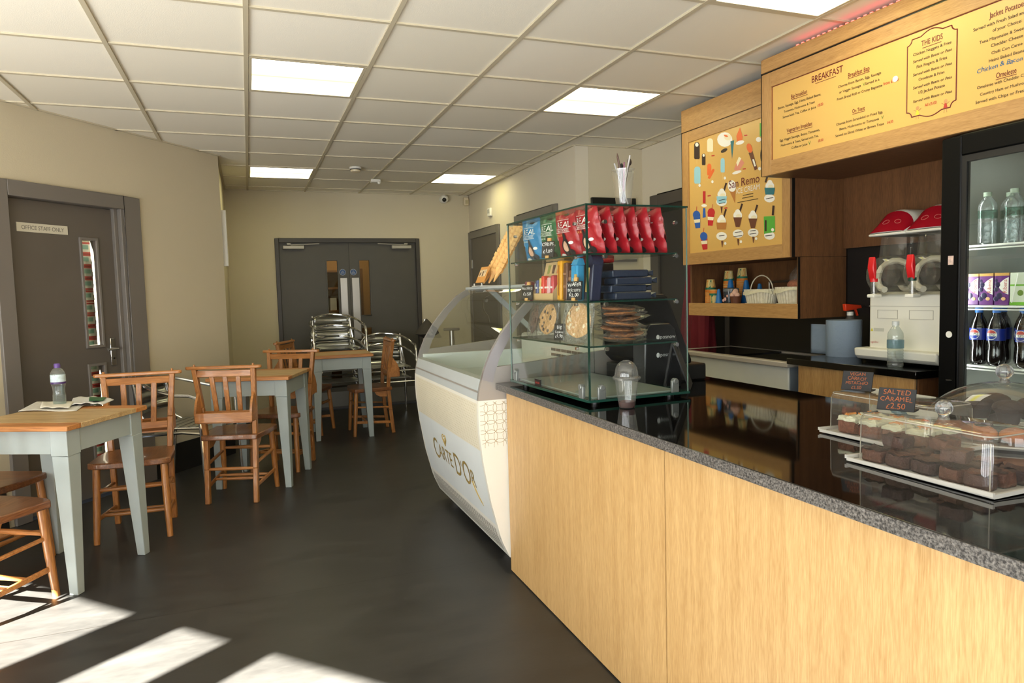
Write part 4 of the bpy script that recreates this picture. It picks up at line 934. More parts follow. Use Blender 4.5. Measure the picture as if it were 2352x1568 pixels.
for k in range(4):
    o = thing('biscuit_pack', 'flat navy biscuit pack lying in a pile behind the near glass, %s of four' % ('bottom', 'second', 'third', 'top')[k], 'biscuits', (0, 0, 0), group='flat navy biscuit packs')
    o.matrix_world = KM @ TR(.135+(.0, -.012, .004, -.004)[k], .035+.012*(k % 2), z1+.001+.0275*k)
    B((0, 0, 0), (.155, .09, .0265)).build('wrapper', mat('navy_wrap', (36, 44, 62), r=.4, bump=.2, bscale=60), o, bevel=.005)
    q = MB(); q.hexa([(.154, 0, .010), (.154, .09, .010), (.154, .09, .016), (.154, 0, .016)], [(.178, .004, .004), (.178, .086, .004), (.178, .086, .024), (.178, .004, .024)]); q.build('crimped_end', mat('navy_wrap', NV), o)
tag(MB().box((0, 0, 0), (.1, .1, .145)).at(Matrix()).build('biscuit_box', mat('dark_brown_box', (40, 28, 26), r=.5), bevel=.004), 'dark box with a red topped lid behind the navy biscuit pile', 'box').matrix_world = KM @ TR(.19, .3, z1+.001)
tag(B((0, 0, 0), (.11, .1, .018)).build('red_snack_bag', mat('red_snack', (168, 34, 34), r=.5, var=.3, vscale=40, bump=.6, bscale=60), bevel=.006), 'red printed snack bag on top of the dark box', 'packet').matrix_world = KM @ TR(.185, .3, z1+.148)

# lower shelf: wrapped cookies
z0 = SH[0]+.001
m_cello = glass('cellophane', (252, 252, 250), ior=1.4, add=.05, rough=.14, bump=.9, bscale=55, haze=.06)
def make_cookie(col, chip, seed, chips=True, rad=.068):
    rnd = random.Random(seed); o = thing('wrapped_cookie', '', 'cookie')
    q = MB(); n = 28; vs = []; fs = []
    prof = [(0, .006), (.5, .0065), (.85, .006), (1, .0015), (1, -.0015), (.85, -.006), (0, -.006)]
    for r, z in prof:
        for j in range(n):
            a = 2*PI*j/n; w = rad*r*(1+.03*math.sin(3*a+seed)+.02*math.sin(7*a)); vs.append((z*(1+.2*math.sin(5*a+seed*r)), w*math.cos(a), w*math.sin(a)))
    k = len(prof)
    fs = [(i*n+j, i*n+(j+1) % n, (i+1)*n+(j+1) % n, (i+1)*n+j) for i in range(k-1) for j in range(n)]
    q.add(vs, fs); q.build('cookie_disc', mat('cookie_%d_%d_%d' % col, col, r=.8, bump=.5, bscale=90, var=.1, vscale=30), o)
    if chips:
        q = MB()
        for i in range(26):
            a, rr_ = rnd.uniform(0, 2*PI), rad*.88*math.sqrt(rnd.random()); s_ = rnd.choice((-1, -1, 1)); q.ball((s_*.0065, rr_*math.cos(a), rr_*math.sin(a)), rnd.uniform(.004, .0085), 6, sc=(.5, 1, 1))
        q.build('chocolate_chips', mat('chip_%d_%d_%d' % chip, chip, r=.5), o)
    q = MB(); W_, H_ = rad*1.22, rad*1.28
    def film(u, v, s_):
        e = 1-max(abs(2*u-1), abs(2*v-1))**4
        return (s_*(.012*e+.004*math.sin(13*u+5*v+seed)*e+.0012), W_*(2*u-1)*(1+.05*math.sin(8*v+seed)), H_*(2*v-1)*(1+.04*math.sin(9*u+seed)))
    q.grid(14, 14, lambda u, v: film(u, v, 1)); q.grid(14, 14, lambda u, v: film(u, v, -1)); q.build('clear_film', m_cello, o, smooth=20)
    return o
ck1 = make_cookie((92, 58, 44), (60, 36, 28), 1, rad=.063); ck1.matrix_world = KM @ TR(.08, .625, z0+.079) @ RZ(-.22) @ RY(.22); ck1['label'] = 'dark chocolate cookie in clear film at the far end of the lower shelf'
ck2 = make_cookie((206, 158, 96), (62, 42, 32), 2, rad=.064); ck2.matrix_world = KM @ TR(.075, .48, z0+.081) @ RZ(.12) @ RY(.2); ck2['label'] = 'golden cookie covered in dark chips, wrapped, left of the big cookies card'
ck3 = make_cookie((210, 164, 108), (232, 214, 176), 3, rad=.066); ck3.matrix_world = KM @ TR(.06, .185, z0+.083) @ RZ(.3) @ RY(.14); ck3['label'] = 'pale golden wrapped cookie with white chips right of the big cookies card'
for i, o in enumerate((ck1, ck2, ck3)): o['group'] = 'wrapped cookies on the lower shelf'
ck4 = make_cookie((164, 104, 56), (92, 56, 36), 5, rad=.062)
for k in range(7):
    o = ck4 if k == 0 else dup(ck4)
    o.matrix_world = KM @ TR(.19+.016*math.sin(k*2), .088+.010*math.cos(k*3), z0+.016+.0185*k) @ RZ(k*.9) @ RY(PI/2+random.uniform(-.12, .12))
    o['label'] = 'wrapped brown cookie lying in the pile behind the near glass, %s of seven' % ('lowest', 'second', 'third', 'fourth', 'fifth', 'sixth', 'topmost')[k]; o['group'] = 'pile of wrapped cookies'

# inside the bottom of the case: chalk sign seen through the glass, and things on the roof
s = thing('chalk_sign', 'black folding chalk sign for shakes behind the glass case', 'sign', (1.62, 2.47, CZ), math.radians(-38))
MB().hexa([(-.004, -.10, 0), (.006, -.10, 0), (.006, .10, 0), (-.004, .10, 0)], [(.03, -.10, .185), (.04, -.10, .185), (.04, .10, .185), (.03, .10, .185)]).build('board', m_slate, s, bevel=.002)
MB().hexa([(.10, -.10, 0), (.106, -.10, 0), (.106, .10, 0), (.10, .10, 0)], [(.034, -.10, .183), (.04, -.10, .183), (.04, .10, .183), (.034, .10, .183)]).build('rear_board', m_slate, s)
q = MB()
for i, (tx, sz) in enumerate((('FUNKY', .034), ('FRUIT', .034), ('SHAKE', .034), ('£4.50', .036))):
    text(q, tx, lambda u, v: (-.0055+.034*((.148-.044*i+v)/.185), -u, .148-.044*i+v), size=sz, hand=.25, center=True)
q.build('chalk_lettering', m_chalk, s, smooth=0, fix=False)
m_cup = glass('clear_cup_plastic', (250, 251, 250), ior=1.42, add=.06, rough=.04, haze=.07)
s = thing('straw_cup', 'clear plastic cup of spoons and stirrers on top of the display case', 'cup', (1.285, 2.215, CZ+KH))
q = MB(); pr_ = [(0, .001), (.026, .001), (.028, .006)]
for i in range(9): pr_ += [(.0285+.0014*i, .012+.0125*i)]
q.lathe(pr_+[(.0425, .128), (.0405, .1285), (.0395, .124)], 26); q.build('cup_body', m_cup, s)
for i, (a, l, c_, r_) in enumerate(((.3, .155, (40, 30, 26), .0032), (2.2, .15, (150, 150, 150), .003), (3.6, .165, (70, 44, 32), .004), (5.0, .17, (176, 172, 168), .0028), (1.2, .14, (24, 24, 26), .0035), (4.3, .145, (120, 70, 90), .003))):
    st = thing('stirrer', ('dark spoon', 'grey stirrer', 'brown pencil', 'silver straw', 'black spoon', 'mauve straw')[i]+' standing in the cup on the display case', 'stirrer', s.location+Vector((0, 0, .004)), group='spoons and stirrers in the cup')
    q = MB(); b0 = (-.016*math.cos(a), -.016*math.sin(a), 0); e0 = (.034*math.cos(a), .034*math.sin(a), l); q.cyl(b0, e0, r_, 8)
    if i in (0, 4): q.ball(e0, .009, 10, sc=(1, .5, 1.5))
    if i == 2: q.cyl(e0, (.037*math.cos(a), .037*math.sin(a), l+.014), r_, 8, r2=.0004)
    q.build('shaft', mat('stirrer_%d' % i, c_, r=.4), st)

# dome-lidded cup in front of the case
s = thing('dome_lid_cup', 'empty clear smoothie cup with domed lid and brown dregs on the granite counter', 'cup', AZ(1440, 936, CZ))
pr_ = [(0, .001), (.026, .001), (.0275, .004)]
for i in range(8): pr_ += [(.0285+.0016*i, .010+.0115*i), (.0292+.0016*i, .0155+.0115*i)]
MB().lathe(pr_+[(.0428, .106), (.0445, .107)], 30).build('cup_body', m_cup, s)
MB().lathe([(.0475, .100), (.049, .106), (.0465, .110), (.0415, .112), (.0405, .122), (.037, .140), (.028, .155), (.0165, .163), (.012, .164), (.0115, .166)], 30).build('dome_lid', m_cup, s)
MB().lathe([(0, .003), (.026, .003), (.0285, .012), (.029, .022), (.0275, .013), (.02, .008), (0, .0075)], 24).build('dregs', mat('brown_dregs', (74, 44, 42), r=.2, var=.4, vscale=60), s)

# ---------------------------------------------------------------- till
s = thing('till_terminal', 'black touch screen till terminal seen from behind the display case', 'till', (0, 0, 0))
B((1.55, 2.55, CZ), (1.885, 2.86, CZ+.075)).build('base_box', m_black, s, bevel=.008)
prof = [(1.52, 1.26), (1.675, 1.27), (1.69, 1.262), (1.81, .985), (1.81, .965), (1.58, .965), (1.545, 1.0)]
MB().prism(prof, lambda x, z: (x, 2.55, z), lambda x, z: (x, 2.86, z)).build('screen_housing', m_blackmat, s, bevel=.01)
B((1.535, 2.56, 1.268), (1.675, 2.85, 1.274)).build('top_plate', mat('dark_till_grey', (26, 26, 26), r=.3), s, bevel=.003)
s2 = thing('card_reader', 'dark grey rounded receipt printer in front of the till with its maker mark in white', 'printer', (0, 0, 0))
MB().prism([(1.50, CZ), (1.68, CZ), (1.675, 1.02), (1.65, 1.13), (1.625, 1.155), (1.53, 1.155), (1.505, 1.13)], lambda x, z: (x, 2.44, z), lambda x, z: (x, 2.535, z)).build('printer_body', mat('dark_till_grey', (1, 1, 1)), s2, bevel=.006)
q = MB(); text(q, 'posnow', lambda u, v: (1.575+u, 2.4385, 1.092+v), width=.075, size=.022); text(q, 'posnow', lambda u, v: (1.575+u, 2.4385, 1.018+v), width=.075, size=.022)  # one of the two marks is a reflection, built as lettering
q.ball((1.565, 2.4385, 1.098), .008, 10, sc=(1, .1, 1.3)); q.ball((1.565, 2.4385, 1.024), .008, 10, sc=(1, .1, 1.3)); q.build('brand_lettering', mat('pale_mark', (190, 192, 190), r=.5), s2, smooth=0, fix=False)

# ---------------------------------------------------------------- cakes under clear covers
m_acr = glass('acrylic_cover', (252, 252, 250), ior=1.46, add=.03, haze=.035)  # haze whitens the covers, standing in for the sheen of the reflected ceiling
m_tray = mat('acrylic_tray', (196, 194, 186), r=.2)
def cover(loc, rz, L_, W_, h, lab, knob=True):
    o = thing('cake_cover', lab, 'cake cover', loc, rz)
    q = MB()   # tray with a turned-up rim; long side along local y
    q.box((-W_/2-.012, -L_/2-.012, .002), (W_/2+.012, L_/2+.012, .006)); q.build('tray', m_tray, o, bevel=.002)
    q = MB(); a, c_ = W_/2+.012, L_/2+.012
    for (x0, y0, x1, y1) in ((-a, -c_, a, -c_), (a, -c_, a, c_), (a, c_, -a, c_), (-a, c_, -a, -c_)): q.beam((x0, y0, .007), (x1*1.02, y1*1.02, .011), .006, .008)
    q.build('tray_rim', m_tray, o)
    q = MB(); n = 6; r_ = .022; ring = []
    for k, (sx, sy) in enumerate(((1, 1), (-1, 1), (-1, -1), (1, -1))):
        for i in range(n+1):
            t_ = k*PI/2+PI/2*i/n; ring.append((sx*(W_/2-r_)+r_*math.cos(t_), sy*(L_/2-r_)+r_*math.sin(t_)))
    lev = [(1.0, .010, 0)]+[(1, h-.018, 0), (1, h-.010, .002), (1, h-.003, .008), (1, h, .016)]
    kk = len(ring); vs = []
    for _, z, ins in lev:
        for x, y in ring: vs.append((x-math.copysign(ins, x), y-math.copysign(ins, y), z))
    fs = [(i*kk+j, i*kk+(j+1) % kk, (i+1)*kk+(j+1) % kk, (i+1)*kk+j) for i in range(len(lev)-1) for j in range(kk)]+[tuple(range((len(lev)-1)*kk, len(lev)*kk))]
    q.add(vs, fs); q.build('clear_lid', m_acr, o, smooth=50)
    q = MB(); e = .0016  # pale tubes stand in for the bright highlights along the lid edges
    q.tube([(x-math.copysign(.004, x), y-math.copysign(.004, y), h-.005) for x, y in ring], e, 6, closed=True)
    for sx in (-1, 1):
        for sy in (-1, 1): q.tube([(sx*(W_/2-.0065), sy*(L_/2-.0065), .010), (sx*(W_/2-.0075), sy*(L_/2-.0075), h-.016)], e*.7, 6)
    q.build('lid_edge_glint', mat('acrylic_edge_glint', (206, 200, 184), r=.15, trans=.5), o)
    if not knob: return o
    q = MB(); q.lathe([(.012, h), (.010, h+.006), (.0095, h+.010)], 20); q.ball((0, 0, h+.024), .017, 18); q.build('ball_knob', mat('clear_knob', (225, 228, 226), r=.05, trans=.9, spec=.6), o)
    return o
c1 = Vector((1.366, 1.033, CZ)); c2 = Vector((1.552, 1.302, CZ))
cover(c1, math.radians(0), .311, .155, .118, 'front clear acrylic cake cover holding brownies, salted caramel sign on top')
cover(c2, math.radians(0), .311, .155, .118, 'rear clear acrylic cake cover holding iced carrot cake, vegan carrot sign on top', False)
m_brown = [mat('brownie_%d' % i, c_, r=.75, bump=.8, bscale=70, var=.3, vscale=30) for i, c_ in enumerate(((64, 38, 28), (84, 50, 34), (52, 30, 24)))]
m_ice = mat('pale_green_icing', (206, 207, 182), r=.6, bump=.8, bscale=50, var=.12, vscale=25); m_cake = mat('carrot_sponge', (112, 66, 46), r=.85, bump=.9, bscale=90, var=.35, vscale=50)
def rough_block(w, d, h, mi_mats, name, par=None, seed=0, z=0.0, smooth=40):
    rnd = random.Random(seed); q = MB(); n = 5
    def J(p):
        k_ = noise.noise_vector(Vector(p)*38+Vector((seed*3.7, seed, 0)))*.0035+noise.noise_vector(Vector(p)*130+Vector((seed, 0, 0)))*.0012
        r_ = Vector(p)+k_; f_ = .0045; r_.x -= math.copysign(f_*(abs(2*p[1]/d)**6+abs(2*(p[2]-z)/h-1)**6)*.5, p[0]); r_.y -= math.copysign(f_*(abs(2*p[0]/w)**6)*.5, p[1]); r_.z = max(r_.z, z+.0005); return r_
    for s_ in (0, 1):
        q.grid(9, 9, lambda u, v: J((w*(u-.5), d*(v-.5), z+h*s_))); q.grid(9, 7, lambda u, v: J((w*(s_-.5), d*(u-.5), z+h*v))); q.grid(9, 7, lambda u, v: J((w*(u-.5), d*(s_-.5), z+h*v)))
    return q.build(name, mi_mats, par, smooth=50)
k = 0
for i in range(3):
    for j in range(5):
        o = thing('brownie', '', 'brownie', (c1.x-.047+.047*i+random.uniform(-.006, .006), c1.y-.118+.059*j+random.uniform(-.006, .006), CZ+.007), random.uniform(-.3, .3), 'brownies under the front cover')
        rough_block(.042, .050, .026+.006*random.random(), m_brown[(i+j) % 3], 'sponge', o, k); k += 1
        q = MB().at(TR(0, 0, .0305)); q.grid(6, 6, lambda u, v: (.042*(u-.5), .050*(v-.5), .003*math.sin(9*u+k)*math.sin(8*v))); q.build('cracked_crust', m_brown[(i+j+1) % 3], o)
        o['label'] = 'brownie on the front tray, %s row, %s from the near end' % (('nearest', 'middle', 'rear')[i], ('first', 'second', 'third', 'fourth', 'fifth')[j])
for i, (dx, dy, rz_) in enumerate(((-.04, -.06, .3), (.03, .02, -.2), (-.03, .085, .1))):
    o = thing('brownie', 'brownie square lying on top of the others, %s of three' % ('near', 'middle', 'far')[i], 'brownie', (c1.x+dx, c1.y+dy, CZ+.046), rz_, 'brownies under the front cover')
    rough_block(.046, .05, .024, m_brown[i], 'sponge', o, 40+i); q = MB().at(TR(0, 0, .0245)); q.grid(6, 6, lambda u, v: (.046*(u-.5), .05*(v-.5), .003*math.sin(9*u+i)*math.sin(8*v))); q.build('cracked_crust', m_brown[(i+1) % 3], o)
for i in range(2):
    for j in range(4):
        o = thing('carrot_cake_slice', 'iced carrot cake square, %s row of the rear tray, %s from its near end' % (('front', 'back')[i], ('first', 'second', 'third', 'last')[j]), 'cake', (c2.x-.036+.070*i, c2.y-.105+.070*j, CZ+.007), random.uniform(-.12, .12), 'carrot cake squares under the rear cover')
        rough_block(.056, .056, .034, m_cake, 'sponge', o, 60+i*4+j)
        q = MB(); q.grid(8, 8, lambda u, v: (.058*(u-.5), .058*(v-.5), .046+.004*math.sin(11*u+j)*math.cos(9*v+i)-.012*max(abs(2*u-1), abs(2*v-1))**6)); q.build('icing', m_ice, o); rough_block(.0585, .0585, .010, m_ice, 'icing_edge', o, 80+i*4+j, .033)
        q = MB()
        for r in range(5): q.beam((random.uniform(-.02, .02), random.uniform(-.02, .02), .049), (random.uniform(-.02, .02), random.uniform(-.02, .02), .051), .0025, .0025)
        q.build('carrot_shreds', mat('orange_shreds', (204, 130, 50), r=.6), o)
def slate_sign(loc, rz, lines, lab, w=.078, h=.052):
    o = thing('slate_sign', lab, 'sign', loc, rz); lean = .35
    e = MB().at(RY(lean)); e.box((-.002, -w/2, 0), (.002, w/2, h)); e.build('slate_face', m_slate, o, bevel=.001)
    e = MB(); e.box((0, -w/2, 0), (.035, w/2, .003)); e.build('slate_foot', m_slate, o)
    e = MB().at(RY(lean))
    for i, (tx, sz) in enumerate(lines): text(e, tx, lambda u, v: (-.0026, -u, h-.75*sz-.003-i*(h-.004)/len(lines)+v), size=sz, hand=.2, center=True)
    e.build('orange_lettering', mat('orange_chalk', (140, 76, 36), r=.8), o, smooth=0, fix=False)
slate_sign(AZ(2056, 943, CZ+.119), math.radians(24), [('SALTED', .0165), ('CARAMEL', .0155), ('£2.50', .018)], 'small slate sign lettered salted caramel on the front cake cover')
slate_sign(AZ(1966, 897, CZ+.119), math.radians(24), [('VEGAN', .0125), ('CARROT', .0125), ('PISTACHIO', .0115), ('£2.50', .0115)], 'small slate sign lettered vegan carrot pistachio on the rear cake cover', .078, .054)
# glass dome with muffins
dc = Vector((1.815, 1.208, CZ))
s = thing('glass_cloche', 'round glass cloche with ball knob covering muffins and pastries', 'cloche', dc)
MB().lathe([(0, .004), (.182, .004), (.188, .010), (.186, .013), (.18, .010), (0, .010)], 40).build('plate', m_tray, s)
dp = [(.183*math.cos(t_), .012+.133*math.sin(t_)) for t_ in [PI/2*i/14 for i in range(14)]]+[(.012, .145)]
MB().lathe(dp, 44).build('glass_dome', m_acr, s)
q = MB(); q.lathe([(.014, .144), (.010, .151), (.010, .157)], 20); q.ball((0, 0, .173), .020, 18); q.build('ball_knob', mat('clear_knob', (1, 1, 1)), s)
m_muff = mat('chocolate_muffin', (40, 28, 24), r=.8, bump=.35, bscale=60, var=.3, vscale=40); m_past = mat('orange_pastry', (176, 102, 48), r=.6, bump=.6, bscale=50, var=.3, vscale=25); m_case = mat('muffin_paper', (30, 24, 24), r=.8)
for i, (a, r_, z, kind) in enumerate(((2.6, .125, 0, 'p'), (3.3, .125, 0, 'p'), (4.0, .125, 0, 'p'), (4.75, .125, 0, 'p'), (1.6, .11, 0, 'm'), (.6, .11, 0, 'm'), (0, 0, 0, 'm'), (2.4, .055, .042, 'm'), (3.9, .06, .042, 'm'), (5.4, .06, .042, 'm'), (.9, .06, .042, 'm'))):
    p = dc+Vector((r_*math.cos(a), r_*math.sin(a), .010+z))
    if kind == 'p':
        o = thing('pastry', 'orange brown pastry under the glass cloche, %s along its front' % ('first', 'second', 'third', 'fourth')[i], 'pastry', p, a, 'pastries under the cloche')
        MB().ball((0, 0, .02), .042, 16, sc=(.85, 1.05, .5)).build('pastry_body', m_past, o); MB().ball((0, .005, .036), .018, 10, sc=(1, 1, .35)).build('chocolate_middle', m_muff, o)
    else:
        o = thing('chocolate_muffin', 'dark chocolate muffin under the glass cloche, %s up the heap' % ('lowest', 'second', 'third', 'fourth', 'fifth', 'sixth', 'highest')[i-4], 'muffin', p, a, 'muffins under the cloche')
        MB().lathe([(0, 0), (.022, 0), (.031, .034), (0, .034)], 18).build('paper_case', m_case, o); MB().ball((0, 0, .036), .036, 14, sc=(1, 1, .55)).build('muffin_top', m_muff, o)
# ================================================================== back bar
m_wal = wood('brown_oak_panel', (84, 53, 30), (124, 84, 50), 'Z', scale=2.4, r=.5, fine=1.5, bump=.02)
m_frm = wood('menu_frame_oak', (156, 114, 64), (194, 152, 96), 'Y', scale=2.4, r=.45, fine=1.5, bump=.02)
m_frmz = wood('menu_frame_oak_upright', (156, 114, 64), (194, 152, 96), 'Z', scale=2.4, r=.45, fine=1.5, bump=.02)
m_sign = mat('menu_yellow', (214, 172, 96), r=.3, var=.02)
m_redink = mat('dark_red_ink', (104, 26, 28), r=.5); m_ink = mat('black_ink', (30, 24, 18), r=.5); m_price = mat('red_ink', (176, 54, 44), r=.5); m_greenk = mat('green_ink', (86, 130, 50), r=.5); m_blueink = mat('blue_marker', (30, 90, 130), r=.5)
struct(B((3.10, 1.2, 1.49), (3.128, 2.955, 2.47)).build('wall_oak_cladding', m_wal))
# upper cabinet and open shelf unit
cab = thing('wall_cabinet', 'brown oak wall cabinet behind the ice cream menu board', 'cabinet', (0, 0, 0))
B((2.74, 2.957, 1.448), (3.125, 2.977, 2.45)).build('side_panel', m_wal, cab); B((2.74, 2.977, 1.448), (3.125, 3.95, 1.468)).build('bottom_panel', m_wal, cab); B((2.74, 3.93, 1.468), (3.125, 3.95, 2.45)).build('far_side_panel', m_wal, cab); B((3.11, 2.977, 1.468), (3.125, 3.93, 2.45)).build('back_panel', m_wal, cab)
sh = thing('open_shelf', 'open brown oak shelf box under the wall cabinet holding cups and baskets', 'shelf', (0, 0, 0))
B((2.795, 2.957, 1.112), (3.125, 2.977, 1.446)).build('side_panel', m_wal, sh); B((2.795, 3.93, 1.19), (3.125, 3.95, 1.446)).build('far_side_panel', m_wal, sh); B((3.10, 2.977, 1.19), (3.125, 3.93, 1.446)).build('back_panel', m_wal, sh)
B((2.785, 2.957, 1.112), (2.80, 3.955, 1.193)).build('front_lip', m_frm, sh); B((2.80, 2.977, 1.112), (3.125, 3.95, 1.187)).build('shelf_floor', m_wal, sh)
B((2.784, 2.955, 1.112), (2.796, 2.959, 1.446)).build('dark_edging', m_black, sh)

# ---------------------------------------------------------------- big menu board
BY0 = 2.967; bk = .05       # far edge; board turns slightly towards the hall
bd = thing('menu_board', 'long yellow breakfast and kids menu board with oak frame above the drinks fridge', 'menu board', (2.55, BY0, 1.866), math.radians(2.6))
BL = 2.1; zt = .592
def L2(x0, y0, z0, x1, y1, z1): return B((x0, -y1, z0), (x1, -y0, z1))     # y measured from the far edge towards the camera
L2(0, .065, 0, .02, BL, .075).build('bottom_rail', m_frm, bd, bevel=.002)
L2(0, 0, 0, .02, .065, .518).build('side_rail', m_frmz, bd, bevel=.002)
L2(0, .065, .444, .02, BL, .518).build('top_rail', m_frm, bd, bevel=.002)
L2(-.004, 0, .525, .02, BL, zt).build('pelmet', m_frm, bd, bevel=.002); L2(.004, 0, .517, .02, BL, .526).build('shadow_gap', m_black, bd)
L2(.008, .06, .07, .016, BL, .45).build('yellow_panel', m_sign, bd)
L2(.02, 0, 0, .50, .014, zt).build('cabinet_end', m_black, bd); L2(.02, .014, 0, .5, BL, .016).build('soffit', m_wal, bd); L2(-.002, -.002, 0, .02, .0, zt).build('dark_edging', m_black, bd)
q = MB(); q.box((.0065, -.068, .075), (.0085, -.0645, .444)); q.box((.0065, -BL, .4415), (.0085, -.0645, .4445)); q.build('red_border_line', mat('dark_red_ink', (1, 1, 1)), bd)
BM = Matrix.Translation(Vector((2.55, BY0, 1.866))) @ RZ(math.radians(2.6)); BI = BM.inverted()
def on_board(px, py):      # where a sight line meets the board's face, as (distance from far edge, height)
    o_ = BI @ Vector((0, 0, H)); d = BI.to_3x3() @ ray(px, py); t_ = (.008-o_.x)/d.x; p = o_+d*t_; return -p.y, p.z
def zz(x, y): return on_board(1740+x/3.825, y/3.825)
def line(mb, tx, x0, y0, x1, y1, partial=None, tall=None, hand=0.0, slant=0.0):
    a = zz(x0, y0); c_ = zz(x1, y1); w = c_[0]-a[0]; v0 = (a[1]+c_[1])/2
    k_ = w/twidth(partial or tx); th = tall or 1.0
    text(mb, tx, lambda u, v: (.0068, -(a[0]+u), v0+v*th), size=k_, hand=hand, slant=slant, bold=True)
def block(name, m_, rows, **kw):
    mb = MB()
    for a in rows: line(mb, *a[:5], partial=a[5] if len(a) > 5 else None, **kw)
    return mb.build(name, m_, bd, smooth=0, fix=False)
block('menu_lettering', m_ink, (("Bacon, Sausage, Egg, Heinz Baked Beans,", 180, 960, 560, 838), ("Tomatoes, Mushrooms & Toast", 232, 990, 505, 905), ("Served with Tea, Coffee or Juice", 222, 1040, 515, 950)))
block('menu_lettering', m_ink, (("Egg, Veggie Sausage, Beans, Tomatoes,", 195, 1248, 550, 1145), ("Mushrooms & Toast, Served with Tea,", 205, 1290, 538, 1198), ("Coffee or Juice", 300, 1310, 440, 1272)))
block('menu_lettering', m_ink, (("Choose from Bacon, Egg, Sausage", 708, 778, 1088, 645), ("or Veggie Sausage   , Served in a", 718, 825, 1073, 705), ("Fresh Bread Roll or Crusty Baguette", 698, 885, 1098, 758)))
block('menu_lettering', m_ink, (("Choose from Scrambled or Fried Egg,", 692, 1105, 1103, 990), ("Beans, Mushrooms or Tomatoes", 720, 1148, 1070, 1050), ("Served on Sliced White or Brown Toast", 685, 1208, 1112, 1092)))
block('heading_lettering', m_redink, (("BREAKFAST", 475, 722, 752, 640),), tall=1.25, hand=.06)
for a in (("Big breakfast", 295, 865, 437, 822), ("Vegetarian breakfast", 258, 1165, 482, 1100), ("Breakfast Bap", 795, 680, 985, 622), ("On Toast", 833, 995, 943, 962), ("THE KIDS", 1440, 405, 1628, 342), ("Omelette", 2095, 690, 2278, 635), ("Jacket Potatoes", 2040, 160, 2341, 55, "Jacket Potatoe")):
    block('heading_lettering', m_redink, (a,), tall=1.45, hand=.06)
q = MB()
for (x0, y0, x1, y1) in ((510, 725, 690, 668), (300, 868, 440, 828), (795, 682, 985, 628), (835, 998, 945, 967), (1450, 415, 1615, 360), (2095, 695, 2278, 642), (262, 1170, 482, 1108)):
    a, c_ = zz(x0, y0), zz(x1, y1); v_ = (a[1]+c_[1])/2-.004; q.box((.0064, -a[0], v_), (.0072, -c_[0], v_+.002))
q.build('heading_underline', m_redink, bd, smooth=0, fix=False)
q = MB()
for a in (('£8.00', 527, 940, 578, 922), ('£8.00', 532, 1250, 580, 1236), ('£4.50', 1138, 1090, 1193, 1074), ('from £4.50', 1107, 748, 1240, 712)): line(q, *a, tall=1.2)
line(q, 'All £5.00', 1470, 940, 1575, 907, tall=1.2); q.build('price_lettering', m_price, bd, smooth=0, fix=False)
q = MB()
for a in (("Chicken Nuggets & Fries", 1367, 492, 1705, 385), ("Fish Fingers & Fries", 1397, 602, 1668, 515), ("Omelette & Fries", 1415, 712, 1645, 640), ("1/2 Jacket Potato", 1410, 830, 1648, 757)): line(q, *a)
for y_ in ((555, 445), (670, 568), (785, 688), (905, 812)): line(q, "Served with Beans or Peas", 1365, y_[0], 1708, y_[1], slant=.2)
q.build('kids_lettering', m_ink, bd, smooth=0, fix=False)
block('menu_lettering', m_ink, (("Served with Fresh Salad and a Choice", 1895, 277, 2341, 125, "Served with Fresh Salad an"), ("of your Choice:", 2065, 282, 2325, 192), ("Tuna Mayonaise & Sweetcorn", 1950, 386, 2341, 262, "Tuna Mayonaise & Swee"), ("Cheddar Cheese", 2050, 415, 2335, 325), ("Chilli Con Carne", 2055, 480, 2330, 392), ("Heinz Baked Beans", 2030, 553, 2345, 452)))
block('menu_lettering', m_ink, (("Omelette with Cheddar Cheese", 1928, 790, 2341, 668, "Omelette with Cheddar C"), ("Country Ham or Mushroom", 1955, 848, 2341, 735, "Country Ham or Mushro"), ("Served with Chips or Fresh Salad", 1915, 922, 2341, 800, "Served with Chips or Fres")))
q = MB(); line(q, 'Chicken & Bacon', 1925, 648, 2335, 525, hand=.25, slant=.15); q.build('handwritten_lettering', m_blueink, bd, smooth=0, fix=False)
q = MB()
for x, y in ((448, 1272), (1088, 1045), (926, 754)): line(q, 'V', x, y, x+20, y-5)
q.build('green_v_marks', m_greenk, bd, smooth=0, fix=False)
a = zz(1310, 1045); c_ = zz(1757, 200); y0, y1, z0_, z1_ = a[0], c_[0], (zz(1313, 1040)[1]+zz(1755, 925)[1])/2, (zz(1315, 365)[1]+zz(1757, 205)[1])/2
q = MB(); g = .022; pts = []; w_ = y1-y0; hh = z1_-z0_
def cor(cx, cz, a0, n=6): return [(cx+g*math.cos(a0+PI/2*i/n), cz+g*math.sin(a0+PI/2*i/n)) for i in range(n+1)]
pts += cor(y0, z0_, PI/2)[::-1][:0]
pl = [(y0, z0_+g), (y0, z1_-g)]+[(y0+g*math.sin(PI/2*i/5)*.9, z1_-g+g*(1-math.cos(PI/2*i/5))) for i in range(6)]+[(y0+g, z1_), (y0+w_*.28, z1_)]+[(y0+w_*(.28+.44*i/10), z1_+.016*math.sin(PI*i/10)) for i in range(11)]+[(y1-g, z1_)]+[(y1-g+g*(1-math.cos(PI/2*i/5)), z1_-g*math.sin(PI/2*i/5)) for i in range(6)]
pl += [(y1, z1_-g), (y1, z0_+g)]+[(y1-g*math.sin(PI/2*i/5), z0_+g-g*(1-math.cos(PI/2*i/5))) for i in range(6)]+[(y1-w_*.28, z0_)]+[(y1-w_*(.28+.44*i/10), z0_-.014*math.sin(PI*i/10)) for i in range(11)]+[(y0+g, z0_)]+[(y0+g-g*(1-math.cos(PI/2*i/5)), z0_+g*math.sin(PI/2*i/5)) for i in range(6)]
q.tube([(.0075, -p[0], p[1]) for p in pl], .0022, 5, closed=True); q.build('kids_border', m_redink, bd)
